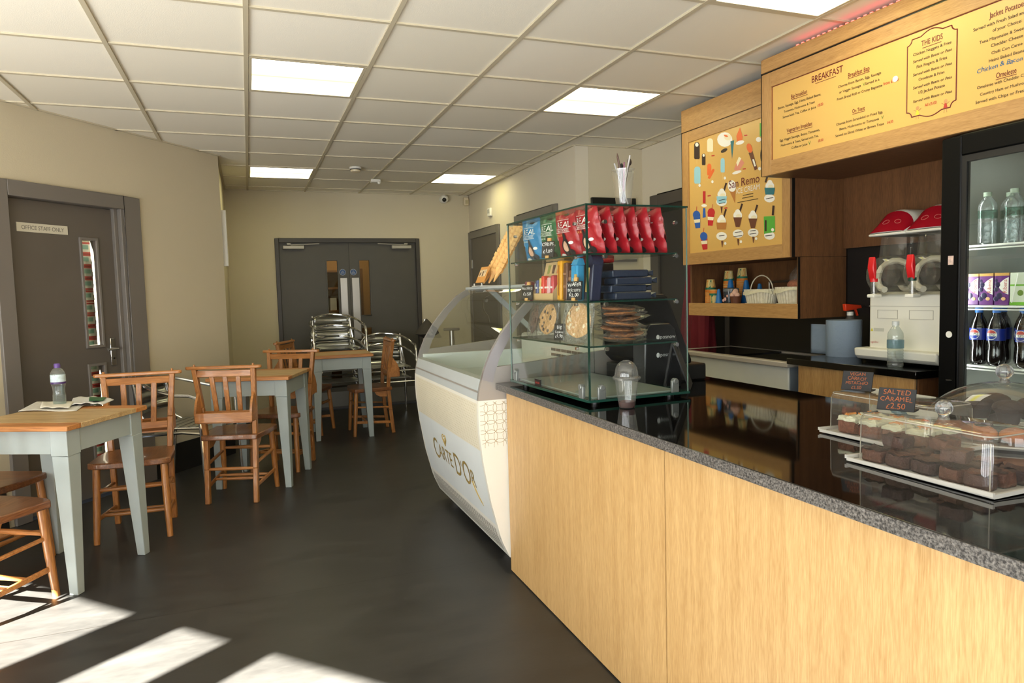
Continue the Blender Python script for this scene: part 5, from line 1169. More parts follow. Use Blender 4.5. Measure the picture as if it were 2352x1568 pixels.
q = MB()
for (x, y, c0_) in ((1405, 985, 0), (1652, 925, 1)):
    p = zz(x, y); cy, cz = p
    q.ball((.008, -cy, cz+.016), .008, 10, mi=0, sc=(.1, 1, 1)); q.flat([(-.009, -.012), (.009, -.012), (.004, .008), (-.004, .008)], lambda u, v: (.0070, -(cy+u), cz+v), 1+c0_)
    for sg in (-1, 1): q.tube([(.007, -(cy+sg*.004), cz-.012), (.007, -(cy+sg*.006), cz-.028)], .001, 4, mi=0); q.tube([(.007, -(cy+sg*.004), cz+.004), (.007, -(cy+sg*.016), cz+.012)], .001, 4, mi=0)
q.build('child_drawings', [mat('drawing_line', (190, 140, 90), r=.5), mat('drawing_yellow', (226, 196, 60), r=.5), m_price], bd)
p = zz(1213, 693); MB().cyl((.0075, -p[0], p[1]), (.005, -p[0], p[1]), .0125, 20).build('price_sticker', m_white, bd)
# red light strip along the top
m_led = mat('red_led', (255, 70, 60), r=.4, emit=9.0); ls = thing('light_strip', 'red glowing light strip along the top edge of the breakfast menu board', 'light strip', (2.55, BY0, 1.866), math.radians(2.6))
L2(.002, .0, zt, .012, BL, zt+.003).build('strip', mat('strip_orange', (170, 110, 50), r=.5), ls)
q = MB()
for i in range(60): q.box((.003, -(.235+.0317*i)-.006, zt+.003), (.011, -(.235+.0317*i)+.006, zt+.008))
q.build('red_diodes', m_led, ls)

# ---------------------------------------------------------------- ice cream menu board
sm = thing('ice_cream_menu', 'square yellow ice cream picture menu with oak frame on the wall cabinet', 'menu board', (2.72, 3.925, 1.446), math.radians(1.2))
SL, SZ = .965, 1.005
L2(0, .068, 0, .02, SL-.068, .075).build('bottom_rail', m_frm, sm, bevel=.002); L2(0, 0, 0, .02, .068, .86).build('side_rail', m_frmz, sm, bevel=.002); L2(0, SL-.068, 0, .02, SL, .86).build('side_rail', m_frmz, sm, bevel=.002); L2(0, .068, .79, .02, SL-.068, .86).build('top_rail', m_frm, sm, bevel=.002)
L2(-.003, 0, .864, .02, SL, SZ).build('pelmet', m_frm, sm, bevel=.002); L2(.004, 0, .858, .02, SL, .866).build('shadow_gap', m_black, sm); L2(.008, .06, .07, .016, SL-.06, .80).build('yellow_panel', m_sign, sm); L2(0, SL, 0, .02, SL+.006, SZ).build('dark_edging', m_black, sm); L2(0, -.004, 0, .02, 0, SZ).build('dark_edging', m_black, sm)
SM = Matrix.Translation(Vector((2.72, 3.925, 1.446))) @ RZ(math.radians(1.2)); SI = SM.inverted()
def zs(x, y):
    o_ = SI @ Vector((0, 0, H)); d = SI.to_3x3() @ ray(1540+x/3.5625, 180+y/3.5625); t_ = (.008-o_.x)/d.x; p = o_+d*t_; return (-p.y, p.z)
PAL = {'dark': (52, 36, 30), 'cream': (236, 226, 190), 'white': (238, 236, 226), 'orange': (230, 110, 50), 'teal': (40, 110, 120), 'sky': (150, 200, 214), 'blue': (40, 90, 170), 'red': (190, 40, 44), 'pink': (216, 140, 116), 'wafer': (176, 116, 56), 'brown': (104, 60, 40), 'green': (86, 170, 60), 'choc': (58, 34, 28), 'stick': (216, 180, 110)}
KEYS = list(PAL); q = MB(); LAY = [0]
def sh2(col, pts, k=0):
    LAY[0] += 1; pp = [zs(x, y) for x, y in pts]; q.add([(.0074-.0003*k-.000009*LAY[0], -a_, b__) for a_, b__ in pp], [tuple(range(len(pp)))], KEYS.index(col))
def el(col, cx, cy, a_, b_, rot=0.0, k=0, n=16): sh2(col, [(cx+a_*math.cos(t_)*math.cos(rot)-b_*math.sin(t_)*math.sin(rot), cy+a_*math.cos(t_)*math.sin(rot)+b_*math.sin(t_)*math.cos(rot)) for t_ in [2*PI*i/n for i in range(n)]], k)
def bar(col, cx, cy, w, h, rot=0.0, k=0):
    sh2(col, [(cx+x*math.cos(rot)-y*math.sin(rot), cy+x*math.sin(rot)+y*math.cos(rot)) for x, y in ((-w/2, -h/2), (w/2, -h/2), (w/2, h/2), (-w/2, h/2))], k)
def lolly(col, cx, cy, w, h, rot=0, tip=None):
    bar('stick', cx-math.sin(rot)*h*.6, cy+math.cos(rot)*h*.62, w*.22, h*.3, rot)
    sh2(col, [(cx+x*math.cos(rot)-y*math.sin(rot), cy+x*math.sin(rot)+y*math.cos(rot)) for x, y in [(w/2*math.cos(PI+PI*i/8), -h*.3+h*.2*math.sin(PI+PI*i/8)) for i in range(9)]+[(w/2, h*.42), (w*.4, h/2), (-w*.4, h/2), (-w/2, h*.42)]], 1)
    if tip: el(tip, cx, cy-h*.34, w*.3, h*.12, 0, 2)
lolly('dark', 217, 590, 46, 140, tip='white'); lolly('cream', 325, 545, 48, 110); lolly('dark', 273, 662, 30, 96, tip='white'); lolly('sky', 221, 790, 52, 140); lolly('orange', 318, 745, 34, 96); lolly('orange', 335, 780, 22, 90, .5)
el('white', 445, 500, 62, 60); el('cream', 470, 480, 30, 26, 0, 1); el('orange', 455, 470, 18, 8, .4, 2); el('dark', 440, 590, 30, 14, -.5, 2)
sh2('orange', [(570, 400), (592, 480), (585, 520), (545, 525), (540, 470)], 1); el('white', 570, 525, 36, 16, -.3, 2); bar('stick', 563, 575, 8, 40)
sh2('teal', [(492, 515), (522, 505), (505, 660)], 1); lolly('sky', 428, 710, 34, 118); bar('stick', 428, 800, 8, 60)
sh2('pink', [(520, 745), (562, 640), (606, 690), (560, 760)], 1); sh2('cream', [(540, 690), (562, 640), (580, 655), (550, 720)], 2); el('white', 545, 768, 40, 12, -.3, 2)
sh2('brown', [(640, 610), (672, 592), (714, 740), (690, 752)], 1); el('orange', 648, 570, 22, 40, -.3, 2); bar('white', 686, 690, 14, 60, -.28, 2); el('white', 730, 738, 12, 14, 0, 1)
bar('green', 740, 420, 18, 110, .0, 0); el('white', 722, 500, 22, 20, 0, 1); el('dark', 752, 630, 16, 60, 0, 1)
bar('red', 277, 972, 22, 100, 0, 1); el('white', 277, 1040, 22, 12, 0, 2); sh2('blue', [(268, 1060), (286, 1060), (290, 1135), (264, 1140)], 1)
def slush(cx, cy, top, bot, w=56, h=150, rot=-.1):
    def R_(x, y): return (cx+x*math.cos(rot)-y*math.sin(rot), cy+x*math.sin(rot)+y*math.cos(rot))
    sh2(bot, [R_(-w*.5, -h*.1), R_(w*.5, -h*.1), R_(w*.34, h*.5), R_(-w*.34, h*.5)], 1); el(top, *R_(0, -h*.22), w*.54, h*.24, rot, 2); sh2('cream', [R_(-w*.46, h*.02), R_(w*.46, h*.02), R_(w*.4, h*.2), R_(-w*.4, h*.2)], 3); bar('red', *R_(4, -h*.52), 4, 50, rot+.2, 1)
slush(218, 1150, 'blue', 'blue'); slush(332, 1130, 'red', 'red', rot=.08); slush(277, 1325, 'blue', 'red')
def sundae(cx, cy, cup, base, flake=1):
    bar('choc', cx+26*flake, cy-62, 15, 70, .3, 1)
    el('white', cx, cy, 36, 36, 0, 2); el('white', cx, cy-24, 22, 26, 0, 2); el('cream', cx+8, cy+6, 22, 16, 0, 3)
    if base == 'cone': sh2(cup, [(cx-36, cy+16), (cx+36, cy+16), (cx+16, cy+95), (cx-16, cy+95)], 3)
    elif base == 'tub': sh2(cup, [(cx-44, cy+14), (cx+42, cy+14), (cx+34, cy+70), (cx-36, cy+70)], 3)
sundae(422, 950, 'sky', 'tub'); sundae(420, 1165, 'wafer', 'tub'); sundae(552, 1120, 'brown', 'cone'); sundae(676, 1130, 'brown', 'cone'); sundae(815, 880, 'teal', 'tub', -1)
for (x, y) in ((420, 1010), (420, 1290), (555, 1270), (678, 1262), (812, 980), (812, 1285)): el('white', x, y, 44, 34, 0, 1)
for (x, y) in ((425, 1355), (556, 1340), (680, 1320), (420, 1075)): sh2('brown', [(x-9, y-26), (x+9, y-26), (x+2, y+26), (x-2, y+26)], 2)
sh2('green', [(765, 1130), (856, 1125), (858, 1255), (768, 1272)], 2); bar('choc', 842, 1080, 18, 80, .08, 1); bar('dark', 782, 1205, 14, 90, 0, 3); el('white', 838, 1238, 12, 14, 0, 3)
el('white', 505, 880, 34, 48, -.1, 2); sh2('wafer', [(478, 905), (534, 905), (530, 1022)], 1)
for (x, y) in ((618, 466), (605, 740), (318, 960), (350, 632), (455, 1060)): bar('red', x, y, 26, 9, -.15, 1)
for (x, y) in ((345, 845), (240, 875), (447, 815), (450, 1350), (578, 1335), (703, 1310)): el('white', x, y, 10, 12, 0, 1)
q.build('ice_cream_pictures', [mat('picture_'+k_, PAL[k_], r=.5) for k_ in KEYS], sm, smooth=0, fix=False)
def line2(mb, tx, x0, y0, x1, y1, tall=1.0, hand=0.0):
    a_ = zs(x0, y0); c__ = zs(x1, y1); k_ = (c__[0]-a_[0])/twidth(tx); v0 = (a_[1]+c__[1])/2
    text(mb, tx, lambda u, v: (.0052, -(a_[0]+u), v0+v*tall), size=k_, hand=hand)
q = MB(); line2(q, 'San Remo', 478, 905, 733, 845, 1.05); q.build('red_lettering', m_redink, sm, smooth=0, fix=False)
q = MB(); line2(q, 'ICE CREAM', 540, 945, 735, 905, 1.1); q.build('white_lettering', m_white, sm, smooth=0, fix=False)
q = MB()
for x, y, w_ in ((595, 955, 85), (590, 978, 90), (550, 1010, 170), (398, 998, 55), (398, 1025, 50), (400, 1290, 45), (530, 1262, 55), (520, 1295, 70), (655, 1250, 45), (650, 1275, 55), (785, 985, 60), (780, 1290, 55)):
    a_ = zs(x, y); c__ = zs(x+w_, y-w_*.09); v_ = (a_[1]+c__[1])/2; q.box((.0048, -a_[0], v_), (.0054, -c__[0], v_+.0035))
q.build('small_print_lines', m_ink, sm, smooth=0, fix=False)

# ---------------------------------------------------------------- chest freezer and back worktop
s = thing('chest_freezer', 'white glass topped chest freezer along the back wall', 'freezer', (0, 0, 0))
ZR = .887
B((2.68, 2.915, .03), (3.12, 3.93, ZR-.03)).build('cabinet_body', mat('freezer_body_white', (214, 216, 208), r=.4), s, bevel=.006)
q = holed(2.655, 3.125, -3.945, -2.905, 0, 1, []); q = MB(); q.box((2.655, 2.895, ZR-.03), (2.70, 3.945, ZR)); q.box((3.09, 2.895, ZR-.03), (3.125, 3.945, ZR)); q.box((2.70, 2.895, ZR-.03), (3.09, 2.93, ZR)); q.box((2.70, 3.91, ZR-.03), (3.09, 3.945, ZR)); q.build('rim', mat('rim_grey', (176, 168, 156), r=.35), s, bevel=.006)
B((2.70, 2.93, ZR-.02), (3.09, 3.44, ZR-.008)).build('sliding_lid', mat('dark_glass_lid', (14, 13, 13), r=.06, spec=.7), s); B((2.70, 3.42, ZR-.01), (3.09, 3.91, ZR-.002)).build('sliding_lid', mat('dark_glass_lid', (1, 1, 1)), s)
B((2.688, 2.909, .03), (3.10, 2.9145, ZR-.03)).build('end_panel', mat('end_blue_grey', (130, 140, 150), r=.5), s)
s = thing('back_cabinet', 'pale oak back cabinet under the slush machine', 'cabinet', (0, 0, 0))
B((2.66, 2.135, .0), (3.12, 2.81, .882)).build('carcass', mat('dark_carcass', (1, 1, 1)), s)
B((2.648, 2.14, .05), (2.662, 2.81, .88)).build('door_front', wood('back_cabinet_oak', (160, 118, 66), (204, 162, 104), 'Z', scale=2.6, r=.45, fine=1.5, bump=.02), s, bevel=.002); B((2.66, 2.128, .05), (3.12, 2.137, .88)).build('end_panel', m_wal, s)
tag(B((2.622, 2.112, .884), (3.127, 2.865, .916)).build('back_worktop', m_gran, bevel=.002), 'short black granite worktop along the back wall under the slush machine', 'worktop')
WZ = .916
# blue paper roll, spray bottle, small bottle
m_blue = mat('blue_paper', (124, 140, 158), r=.85, bump=.25, bscale=50, var=.05)
s = thing('paper_roll', 'large roll of blue paper towel with loose end on the back worktop', 'paper roll', (2.93, 2.785, WZ))
MB().lathe([(.022, .0), (.086, .0), (.0875, .004), (.0875, .186), (.086, .19), (.022, .19)], 40).build('roll', m_blue, s); MB().lathe([(.021, .001), (.021, .189), (.018, .189), (.018, .001)], 20).build('core', mat('card_core', (150, 120, 84), r=.8), s)
q = MB()
def sheetf(u, v): return (-.02+.005*math.sin(5*u), .085+.12*u, .002+.160*v)
q.grid(10, 6, sheetf); o = q.build('loose_sheet', m_blue, s); md = o.modifiers.new('t', 'SOLIDIFY'); md.thickness = .0015
s = thing('spray_bottle', 'clear spray bottle with orange trigger behind the blue paper roll', 'spray bottle', (3.04, 2.848, WZ), PI)
MB().lathe([(0, .001), (.038, .001), (.04, .01), (.04, .14), (.034, .17), (.018, .20), (.014, .215)], 24).build('bottle_body', m_pet, s); MB().lathe([(.017, .208), (.017, .228), (0, .228)], 16).build('collar', m_white, s)
q = MB(); m_or = mat('orange_plastic', (214, 60, 24), r=.35)
q.hexa([(-.075, -.011, .245), (.04, -.011, .232), (.04, .011, .232), (-.075, .011, .245)], [(-.07, -.009, .262), (.045, -.012, .272), (.045, .012, .272), (-.07, .009, .262)]); q.build('spray_head', m_or, s, bevel=.004)
MB().beam((-.035, 0, .245), (-.052, 0, .205), .012, .008).build('trigger', m_or, s, bevel=.002)
s = thing('water_bottle', 'small clear water bottle standing before the slush machine', 'bottle', AZ(2056, 843, WZ)); s.scale = (1.1, 1.1, 1.15)
pr_ = [(0, .001), (.026, .001), (.030, .006)]
for i in range(9): pr_ += [(.0305, .012+.011*i), (.0285, .0175+.011*i)]
MB().lathe(pr_+[(.03, .118), (.028, .135), (.016, .155), (.012, .16), (.012, .166)], 22).build('bottle_body', m_pet, s)
MB().lathe([(.0316, .075), (.0316, .108)], 22).build('label_wrap', mat('clear_blue_label_x', (1, 1, 1)) if False else glass('clear_blue_label', (176, 206, 222), ior=1.35, haze=.12), s); MB().lathe([(.0135, .164), (.0135, .18), (0, .18)], 16).build('cap', mat('clear_cap', (206, 210, 206), r=.4), s)

# ---------------------------------------------------------------- slush machine, front towards -X
s = thing('slush_machine', 'white twin bowl slush machine with red lids and red tap handles', 'slush machine', (2.815, 2.525, WZ))
m_sw = mat('slush_white', (226, 224, 210), r=.35); m_sr = mat('slush_red', (150, 16, 32), r=.25, coat=.4); m_tap = mat('tap_red', (206, 30, 34), r=.35); m_bowl = glass('slush_bowl', (246, 245, 240), ior=1.45, add=.03, haze=.06)
SWD = .40
B((0, -SWD, .03), (.30, 0, .325)).build('body', m_sw, s, bevel=.012)
for (y0, y1) in ((-.16, -.05), (-.34, -.22)): q = MB(); [q.box(*b__) for b__ in (((-.002, y0, .21), (.001, y1, .212)), ((-.002, y0, .25), (.001, y1, .252)), ((-.002, y0, .21), (.001, y0+.002, .252)), ((-.002, y1-.002, .21), (.001, y1, .252)))]; q.build('panel_line', mat('panel_line', (176, 172, 158), r=.5), s)
B((-.0015, -SWD+.002, .268), (.001, -.002, .2705)).build('seam', mat('panel_line', (1, 1, 1)), s)
q = MB(); text(q, 'ugolini', lambda u, v: (-.002, -.012-u, .092+v), width=.045, size=.014); q.build('brand_lettering', m_price, s, smooth=0, fix=False)
q = MB(); q.flat([(.012, .148), (.028, .148), (.020, .164)], lambda u, v: (-.002, -u, v)); q.build('warning_sticker', mat('warning_yellow', (206, 196, 60), r=.5), s, smooth=0); B((-.0018, -.085, .148), (.0, -.03, .164)).build('grey_sticker', mat('sticker_grey', (196, 196, 182), r=.5), s)
for y0, y1 in ((-.195, .025), (-.41, -.205)):
    tr = [(-.05, .018), (-.066, .034), (-.07, .07), (.02, .07), (.02, .012), (-.03, .014)]
    MB().prism(tr, lambda x, z: (x, y0, z), lambda x, z: (x, y1, z)).build('drip_tray', m_sw, s, bevel=.008)
for k, yc in enumerate((-.105, -.305)):
    bw = MB(); n = 24        # transparent bowl: lying drum below, tapered hopper above
    M0 = TR(0, yc, 0)
    bw.at(M0 @ TR(-.055, 0, .415) @ RY(PI/2)).lathe([(.0, 0), (.05, .0), (.082, .008), (.09, .03), (.09, .33)], n)
    bw.at(M0).lathe([(.092, .44), (.092, .50), (.084, .60)], n, c=(.125, 0, 0), sx=1.30, sy=.98, sq=.4); bw.build('clear_bowl', m_bowl, s)
    q = MB().at(M0 @ TR(-.02, 0, .415) @ RY(PI/2))
    hp = [(.068*math.cos(a_*.42), .068*math.sin(a_*.42), .0+.0095*a_) for a_ in range(34)]; q.tube(hp, .015, 8); q.build('auger', m_sw, s)
    MB().cyl((.02, yc, .415), (.27, yc, .415), .05, 24).build('cooling_drum', mat('drum_grey', (92, 88, 82), r=.3, metal=.6), s)
    MB().cyl((.25, yc, .415), (.295, yc, .415), .085, 24).build('rear_disc', m_sw, s)
    q = MB(); q.hexa([(-.02, yc-.09, .325), (.29, yc-.09, .325), (.29, yc+.09, .325), (-.02, yc+.09, .325)], [(.0, yc-.04, .335), (.29, yc-.04, .335), (.29, yc+.04, .335), (.0, yc+.04, .335)]); q.build('bowl_saddle', m_sw, s)
    # lid: white rim and sloping red dome
    lid = [(-.055, .60), (-.05, .612), (.255, .632), (.26, .60)]
    MB().prism([(-.018, .60), (-.018, .612), (.262, .618), (.262, .60)], lambda x, z: (x, yc-.098, z), lambda x, z: (x, yc+.098, z)).build('lid_rim', m_sw, s, bevel=.006)
    def dome(u, v, g=1.0):
        a_ = PI*v; return (-.014+.27*u, yc-.094*g*math.cos(a_), .611+(.004+.106*min(1, u*3.6)**.9)*g*math.sin(a_)**.62)
    q = MB(); q.grid(12, 16, lambda u, v: dome(u, v)); k0 = 12
    q.build('lid_shell', m_sw, s)
    q = MB()
    def face(u, v): p = dome(.004+.25*u, .05+.86*v, 1.0); return (p[0]-.005, p[1], p[2]+.001)
    q.grid(10, 14, face); q.build('red_lid_cover', m_sr, s)
    q = MB(); 
    for v_ in (.36, .62):
        c0_ = Vector(face(.45, v_)); q.tube([Vector(face(.45+.10*math.cos(t_), v_+.07*math.sin(t_)))+Vector((-.001, 0, .001)) for t_ in [2*PI*i/16 for i in range(16)]], .0009, 4, closed=True)
    q.build('button_rings', mat('ring_pink', (206, 120, 110), r=.4), s)
    # tap
    q = MB(); q.box((-.095, yc-.016, .40), (-.055, yc+.016, .425)); q.cyl((-.088, yc, .40), (-.088, yc, .325), .014, 14); q.build('tap_body', m_bowl, s); MB().cyl((-.088, yc, .385), (-.088, yc, .40), .017, 14).build('tap_seal', m_tap if k == 0 else mat('tap_green', (20, 60, 44), r=.4), s)
    q = MB(); q.prism([(-.10, .385), (-.092, .375), (-.088, .44), (-.094, .485), (-.104, .49), (-.112, .44)], lambda x, z: (x+.0, yc-.017, z+.012), lambda x, z: (x+.0, yc+.017, z+.012)); q.build('tap_handle', m_tap, s, bevel=.006)
    B((-.11, yc-.02, .312), (-.06, yc+.02, .328)).build('tap_collar', m_sw, s, bevel=.004)

# ---------------------------------------------------------------- things in the open shelf
SZ0 = 1.188
m_pc = [mat('cup_cream', (222, 196, 120), r=.6), mat('cup_orange', (220, 130, 40), r=.6), mat('cup_green', (22, 110, 84), r=.6), mat('cup_white', (226, 216, 180), r=.6)]
def make_cup():
    o = thing('paper_cup', '', 'cup'); q = MB(); n = 24
    q.lathe([(0, .004), (.024, .002), (.0255, .0), (.036, .088), (.0375, .09), (.036, .092), (.0345, .088), (.0235, .008), (0, .008)], n); q.build('cup_body', m_pc[0], o)
    q = MB(); q.lathe([(.0345, .066), (.0368, .087)], n); q.build('orange_band', m_pc[1], o)
    q = MB(); q.lathe([(.0335, .054), (.0353, .067)], n); q.build('green_band', m_pc[2], o)
    q = MB()
    for i in range(8):
        a_ = 2*PI*i/8; mi = i % 3; 
        for j in range(1): q.add([((.0262+.0105*z/.088)*math.cos(a_+da), (.0262+.0105*z/.088)*math.sin(a_+da), z) for da, z in ((0, .006), (.3, .006), (.62, .055), (.2, .055))], [(0, 1, 2, 3)], mi)
    q.build('ray_print', [m_pc[1], m_pc[2], m_pc[3]], o, smooth=0)
    return o
cup0 = make_cup(); first = True; idx = 0
for (x, y, n_, nm, z_) in ((2.90, 3.87, 6, 'left', 0), (2.985, 3.79, 10, 'middle', 0), (3.02, 3.70, 11, 'right', 0), (2.86, 3.775, 1, 'front', 0)):
    for k in range(n_):
        o = cup0 if first else dup(cup0); first = False
        o.location = (x, y, SZ0+(.0 if nm != 'left' else 0)+.0135*k+(.092 if nm in ('left', 'middle', 'right') else 0)); o.rotation_euler = (PI if nm in ('left', 'middle', 'right') else .0, 0, k*.7)
        o['group'] = 'patterned paper cups on the open shelf'
        o['label'] = 'patterned paper cup lying alone before the cup stacks' if nm == 'front' else 'upturned patterned paper cup, %s in the %s stack on the open shelf' % (ORD[k], nm)
m_bc = mat('blue_cone_plastic', (24, 104, 168), r=.4)
bc = MB().lathe([(.034, 0), (.036, .004), (.014, .115), (.010, .122), (0, .123)], 22).build('blue_cone', m_bc); tag(bc, '', 'cone', 'blue cones on the open shelf')
for i, (x, y, z, sc, lab) in enumerate(((2.90, 3.665, 0, 1.25, 'tall blue plastic cone right of the cup stacks'), (2.97, 3.60, 0, 1.2, 'tall blue plastic cone behind the dark box'), (2.99, 3.50, 0, 1.0, 'blue plastic cone behind the white basket handle'), (2.835, 3.70, 0, .78, 'short bright blue cone at the shelf front'))):
    o = bc if i == 0 else dup(bc); o.location = (x, y, SZ0+z); o.scale = (sc*.8, sc*.8, sc); o['label'] = lab
s = thing('sweet_tub', 'dark clear tub of printed sweets between the blue cones and baskets', 'tub', (2.86, 3.61, SZ0)); MB().lathe([(0, .001), (.042, .001), (.047, .075), (.047, .08), (0, .08)], 24).build('tub_body', mat('dark_tub', (42, 48, 56), r=.15, var=.4, vscale=40), s); MB().lathe([(.049, .078), (.049, .095), (.04, .1), (0, .1)], 24).build('lid', mat('tub_lid', (92, 98, 98), r=.3), s)
q = MB(); q.ball((-.046, .0, .03), .012, 8, sc=(.3, 1, 1)); q.ball((-.044, -.018, .05), .009, 8, sc=(.3, 1, 1)); q.ball((-.044, .02, .022), .01, 8, sc=(.3, 1, 1)); q.build('label_marks', mat('mark_pinkwhite', (206, 160, 150), r=.5), s)
s = thing('ice_cream_tub', 'brown paper tub piled with pale pink scoops on the open shelf', 'tub', (2.835, 3.535, SZ0)); MB().lathe([(0, .001), (.027, .001), (.034, .045), (.035, .048), (0, .046)], 22).build('paper_tub', mat('brown_tub', (96, 54, 32), r=.6), s)
q = MB()
for (x, y, z) in ((-.014, .012, .056), (.012, .01, .058), (0, -.015, .056), (0, .0, .078), (-.01, -.004, .07)): q.ball((x, y, z), .017, 10)
q.build('pink_scoops', mat('pink_scoop', (214, 172, 150), r=.7), s)
m_wick = mat('white_wicker', (214, 209, 186), r=.7, bump=.3, bscale=90, var=.12, vscale=60); m_linen = mat('cream_linen', (216, 210, 180), r=.9, bump=.4, bscale=30)
def basket(loc, w, d, h, lab, hoop):
    o = thing('wicker_basket', lab, 'basket', loc, 0, 'white lined baskets'); q = MB()
    def wall_(u, t_): 
        a_ = 2*PI*u; c_, s_ = math.cos(a_), math.sin(a_); k_ = 1/max(abs(c_), abs(s_))*.35+.65; r_ = (.80+.2*t_)*k_; rib = 1+.03*math.sin(56*PI*u); return (d/2*c_*r_*rib, w/2*s_*r_*rib, .001+h*t_)
    q.grid(112, 5, wall_); q.build('woven_side', m_wick, o, smooth=25); B((-d*.38, -w*.38, .001), (d*.38, w*.38, .006)).build('base', m_wick, o)
    q = MB()
    def lin_(u, t_): x, y, z = wall_(u, 1); e = 1.05+.012*math.sin(14*PI*u); return (x*e*(1-.07*(t_ > .66)), y*e*(1-.07*(t_ > .66)), h*(1.04)-.030*(1-t_)*(1+.3*math.sin(6*PI*u)) if t_ <= .67 else h*1.03-.02*(t_-.67)*3)
    q.grid(80, 3, lin_); q.build('linen_liner', m_linen, o, smooth=60)
    if hoop: MB().tube([(0, -w*.42*math.cos(PI*i/14), h*.8+.10*math.sin(PI*i/14)) for i in range(15)], .0035, 8).build('hoop_handle', m_wick, o)
    return o
basket((2.885, 3.36, SZ0), .235, .13, .088, 'left white wicker basket with hoop handle and linen lining', True)
basket((2.895, 3.10, SZ0), .225, .15, .098, 'right white wicker basket with linen lining and a clear bag of pink sweets', False)
s = thing('sweet_bag', 'clear bag of pink sweets in the right wicker basket', 'bag', (2.91, 3.085, SZ0+.09)); MB().ball((0, 0, .02), .07, 16, sc=(.7, 1.1, .5)).build('pink_sweets', mat('pink_sweets', (176, 112, 84), r=.7, bump=1, bscale=60, var=.3, vscale=40), s)
q = MB(); q.grid(20, 12, lambda u, v: ((.055+.012*math.sin(9*v+5*u))*math.cos(2*PI*u)*(1-.75*v**1.5), (.085+.012*math.sin(7*v+8*u))*math.sin(2*PI*u)*(1-.8*v**1.5), -.02+.15*v)); q.build('clear_film', m_cello, s, smooth=25)
s = thing('wire_tray', 'silver metal tray frame standing behind the left wicker basket', 'tray', (3.0, 3.30, SZ0)); MB().tube([(0, .12, 0), (0, .12, .13), (0, -.12, .135), (0, -.12, 0)], .008, 8).build('frame', m_steel, s); B((-.004, -.12, .01), (.0, .12, .075)).build('sheet', m_steel, s)

# red garment hanging past the end of the shelf
s = thing('red_jacket', 'dark red jacket hanging by the doorway at the end of the shelf', 'jacket', (3.06, 4.24, .62))
q = MB()
def jk(u, v): w_ = .10+.10*v-.06*max(0, v-.75)*4*.5; w_ = .20*(.55+.45*math.sin(PI*min(1, (1.02-v)*1.0)*.55)); return (-.05*math.sin(PI*u)+.014*math.sin(22*u+3*v), -w_+2*w_*u+.01*math.sin(5*v), .86*v)
q.grid(24, 14, jk); o = q.build('body', mat('dark_red_cloth', (104, 14, 26), r=.85, var=.12), s); md = o.modifiers.new('t', 'SOLIDIFY'); md.thickness = .02
q = MB(); q.tube([(-.04, -.13, .78), (-.06, -.17, .5), (-.055, -.15, .2)], [.045, .05, .04], 10); q.build('sleeve', mat('dark_red_cloth', (1, 1, 1)), s); q = MB(); q.tube([(.07, 0, .9), (.02, 0, .9), (.0, 0, .87)], .008, 8); q.build('hanging_loop', m_black, s)

# ---------------------------------------------------------------- drinks fridge, front towards -X
FX, FYa, FYb, FZ = 2.6, 1.995, 1.28, 1.855
s = thing('drinks_fridge', 'tall black glass door drinks fridge under the breakfast menu', 'fridge', (FX, FYa, 0))
FL = FYa-FYb
m_fblk = mat('fridge_black', (3, 3, 3), r=.45, spec=.18)
def F2(x0, y0, z0, x1, y1, z1): return B((x0, -y1, z0), (x1, -y0, z1))
m_in = mat('fridge_inner', (176, 178, 170), r=.5)
F2(.03, 0, .0, .53, .02, FZ).build('far_side', m_fblk, s); F2(.03, FL-.02, 0, .53, FL, FZ).build('near_side', m_black, s); F2(.03, .02, FZ-.03, .53, FL-.02, FZ).build('roof', m_black, s); F2(.03, .02, .0, .53, FL-.02, .2).build('plinth', m_black, s)
F2(.50, .02, .2, .52, FL-.02, FZ-.03).build('inner_back', m_in, s); F2(.06, .021, .2, .50, .026, FZ-.03).build('inner_side', m_in, s); F2(.06, FL-.026, .2, .50, FL-.021, FZ-.03).build('inner_side', m_in, s); F2(.06, .026, FZ-.036, .50, FL-.026, FZ-.031).build('inner_roof', m_in, s)
dr = s
q = MB(); GY, GZ0, GZ1 = .10, .28, 1.752
for (a_, c_) in (((0, 0, .2), (.03, GY-.02, FZ)), ((0, FL-GY, .2), (.03, FL, FZ)), ((0, GY-.02, GZ1+.025), (.03, FL-GY, FZ)), ((0, GY-.02, .2), (.03, FL-GY, GZ0))): q.box((a_[0], -c_[1], a_[2]), (c_[0], -a_[1], c_[2]))
door = q.build('door_frame', m_fblk, s, bevel=.006)
q = MB()
for (a_, c_) in (((.006, GY-.02, GZ0), (.028, GY, GZ1+.025)), ((.006, GY, GZ1), (.028, FL-GY, GZ1+.025))): q.box((a_[0], -c_[1], a_[2]), (c_[0], -a_[1], c_[2]))
q.build('door_gasket', mat('gasket_grey', (24, 23, 22), r=.5), door)
F2(.012, GY, GZ0, .016, FL-GY, GZ1).build('door_glass', glass('fridge_glass', (244, 247, 245), ior=1.5), door)
MB().cyl((-.002, -.045, 1.084), (.001, -.045, 1.084), .013, 20).build('round_sticker', m_white, door)
B((-.0015, -.058, 1.36), (.001, -.036, 1.395)).build('torn_sticker', mat('sticker_cream', (206, 180, 166), r=.6, var=.3, vscale=80), door)
MB().lathe([(0, 0), (.01, 0), (.012, .003), (0, .004)], 12).build('lock', m_steel, door).location = (-.003, -.05, .9)
SHF = [(.962, 'a'), (1.198, 'b'), (1.434, 'c')]
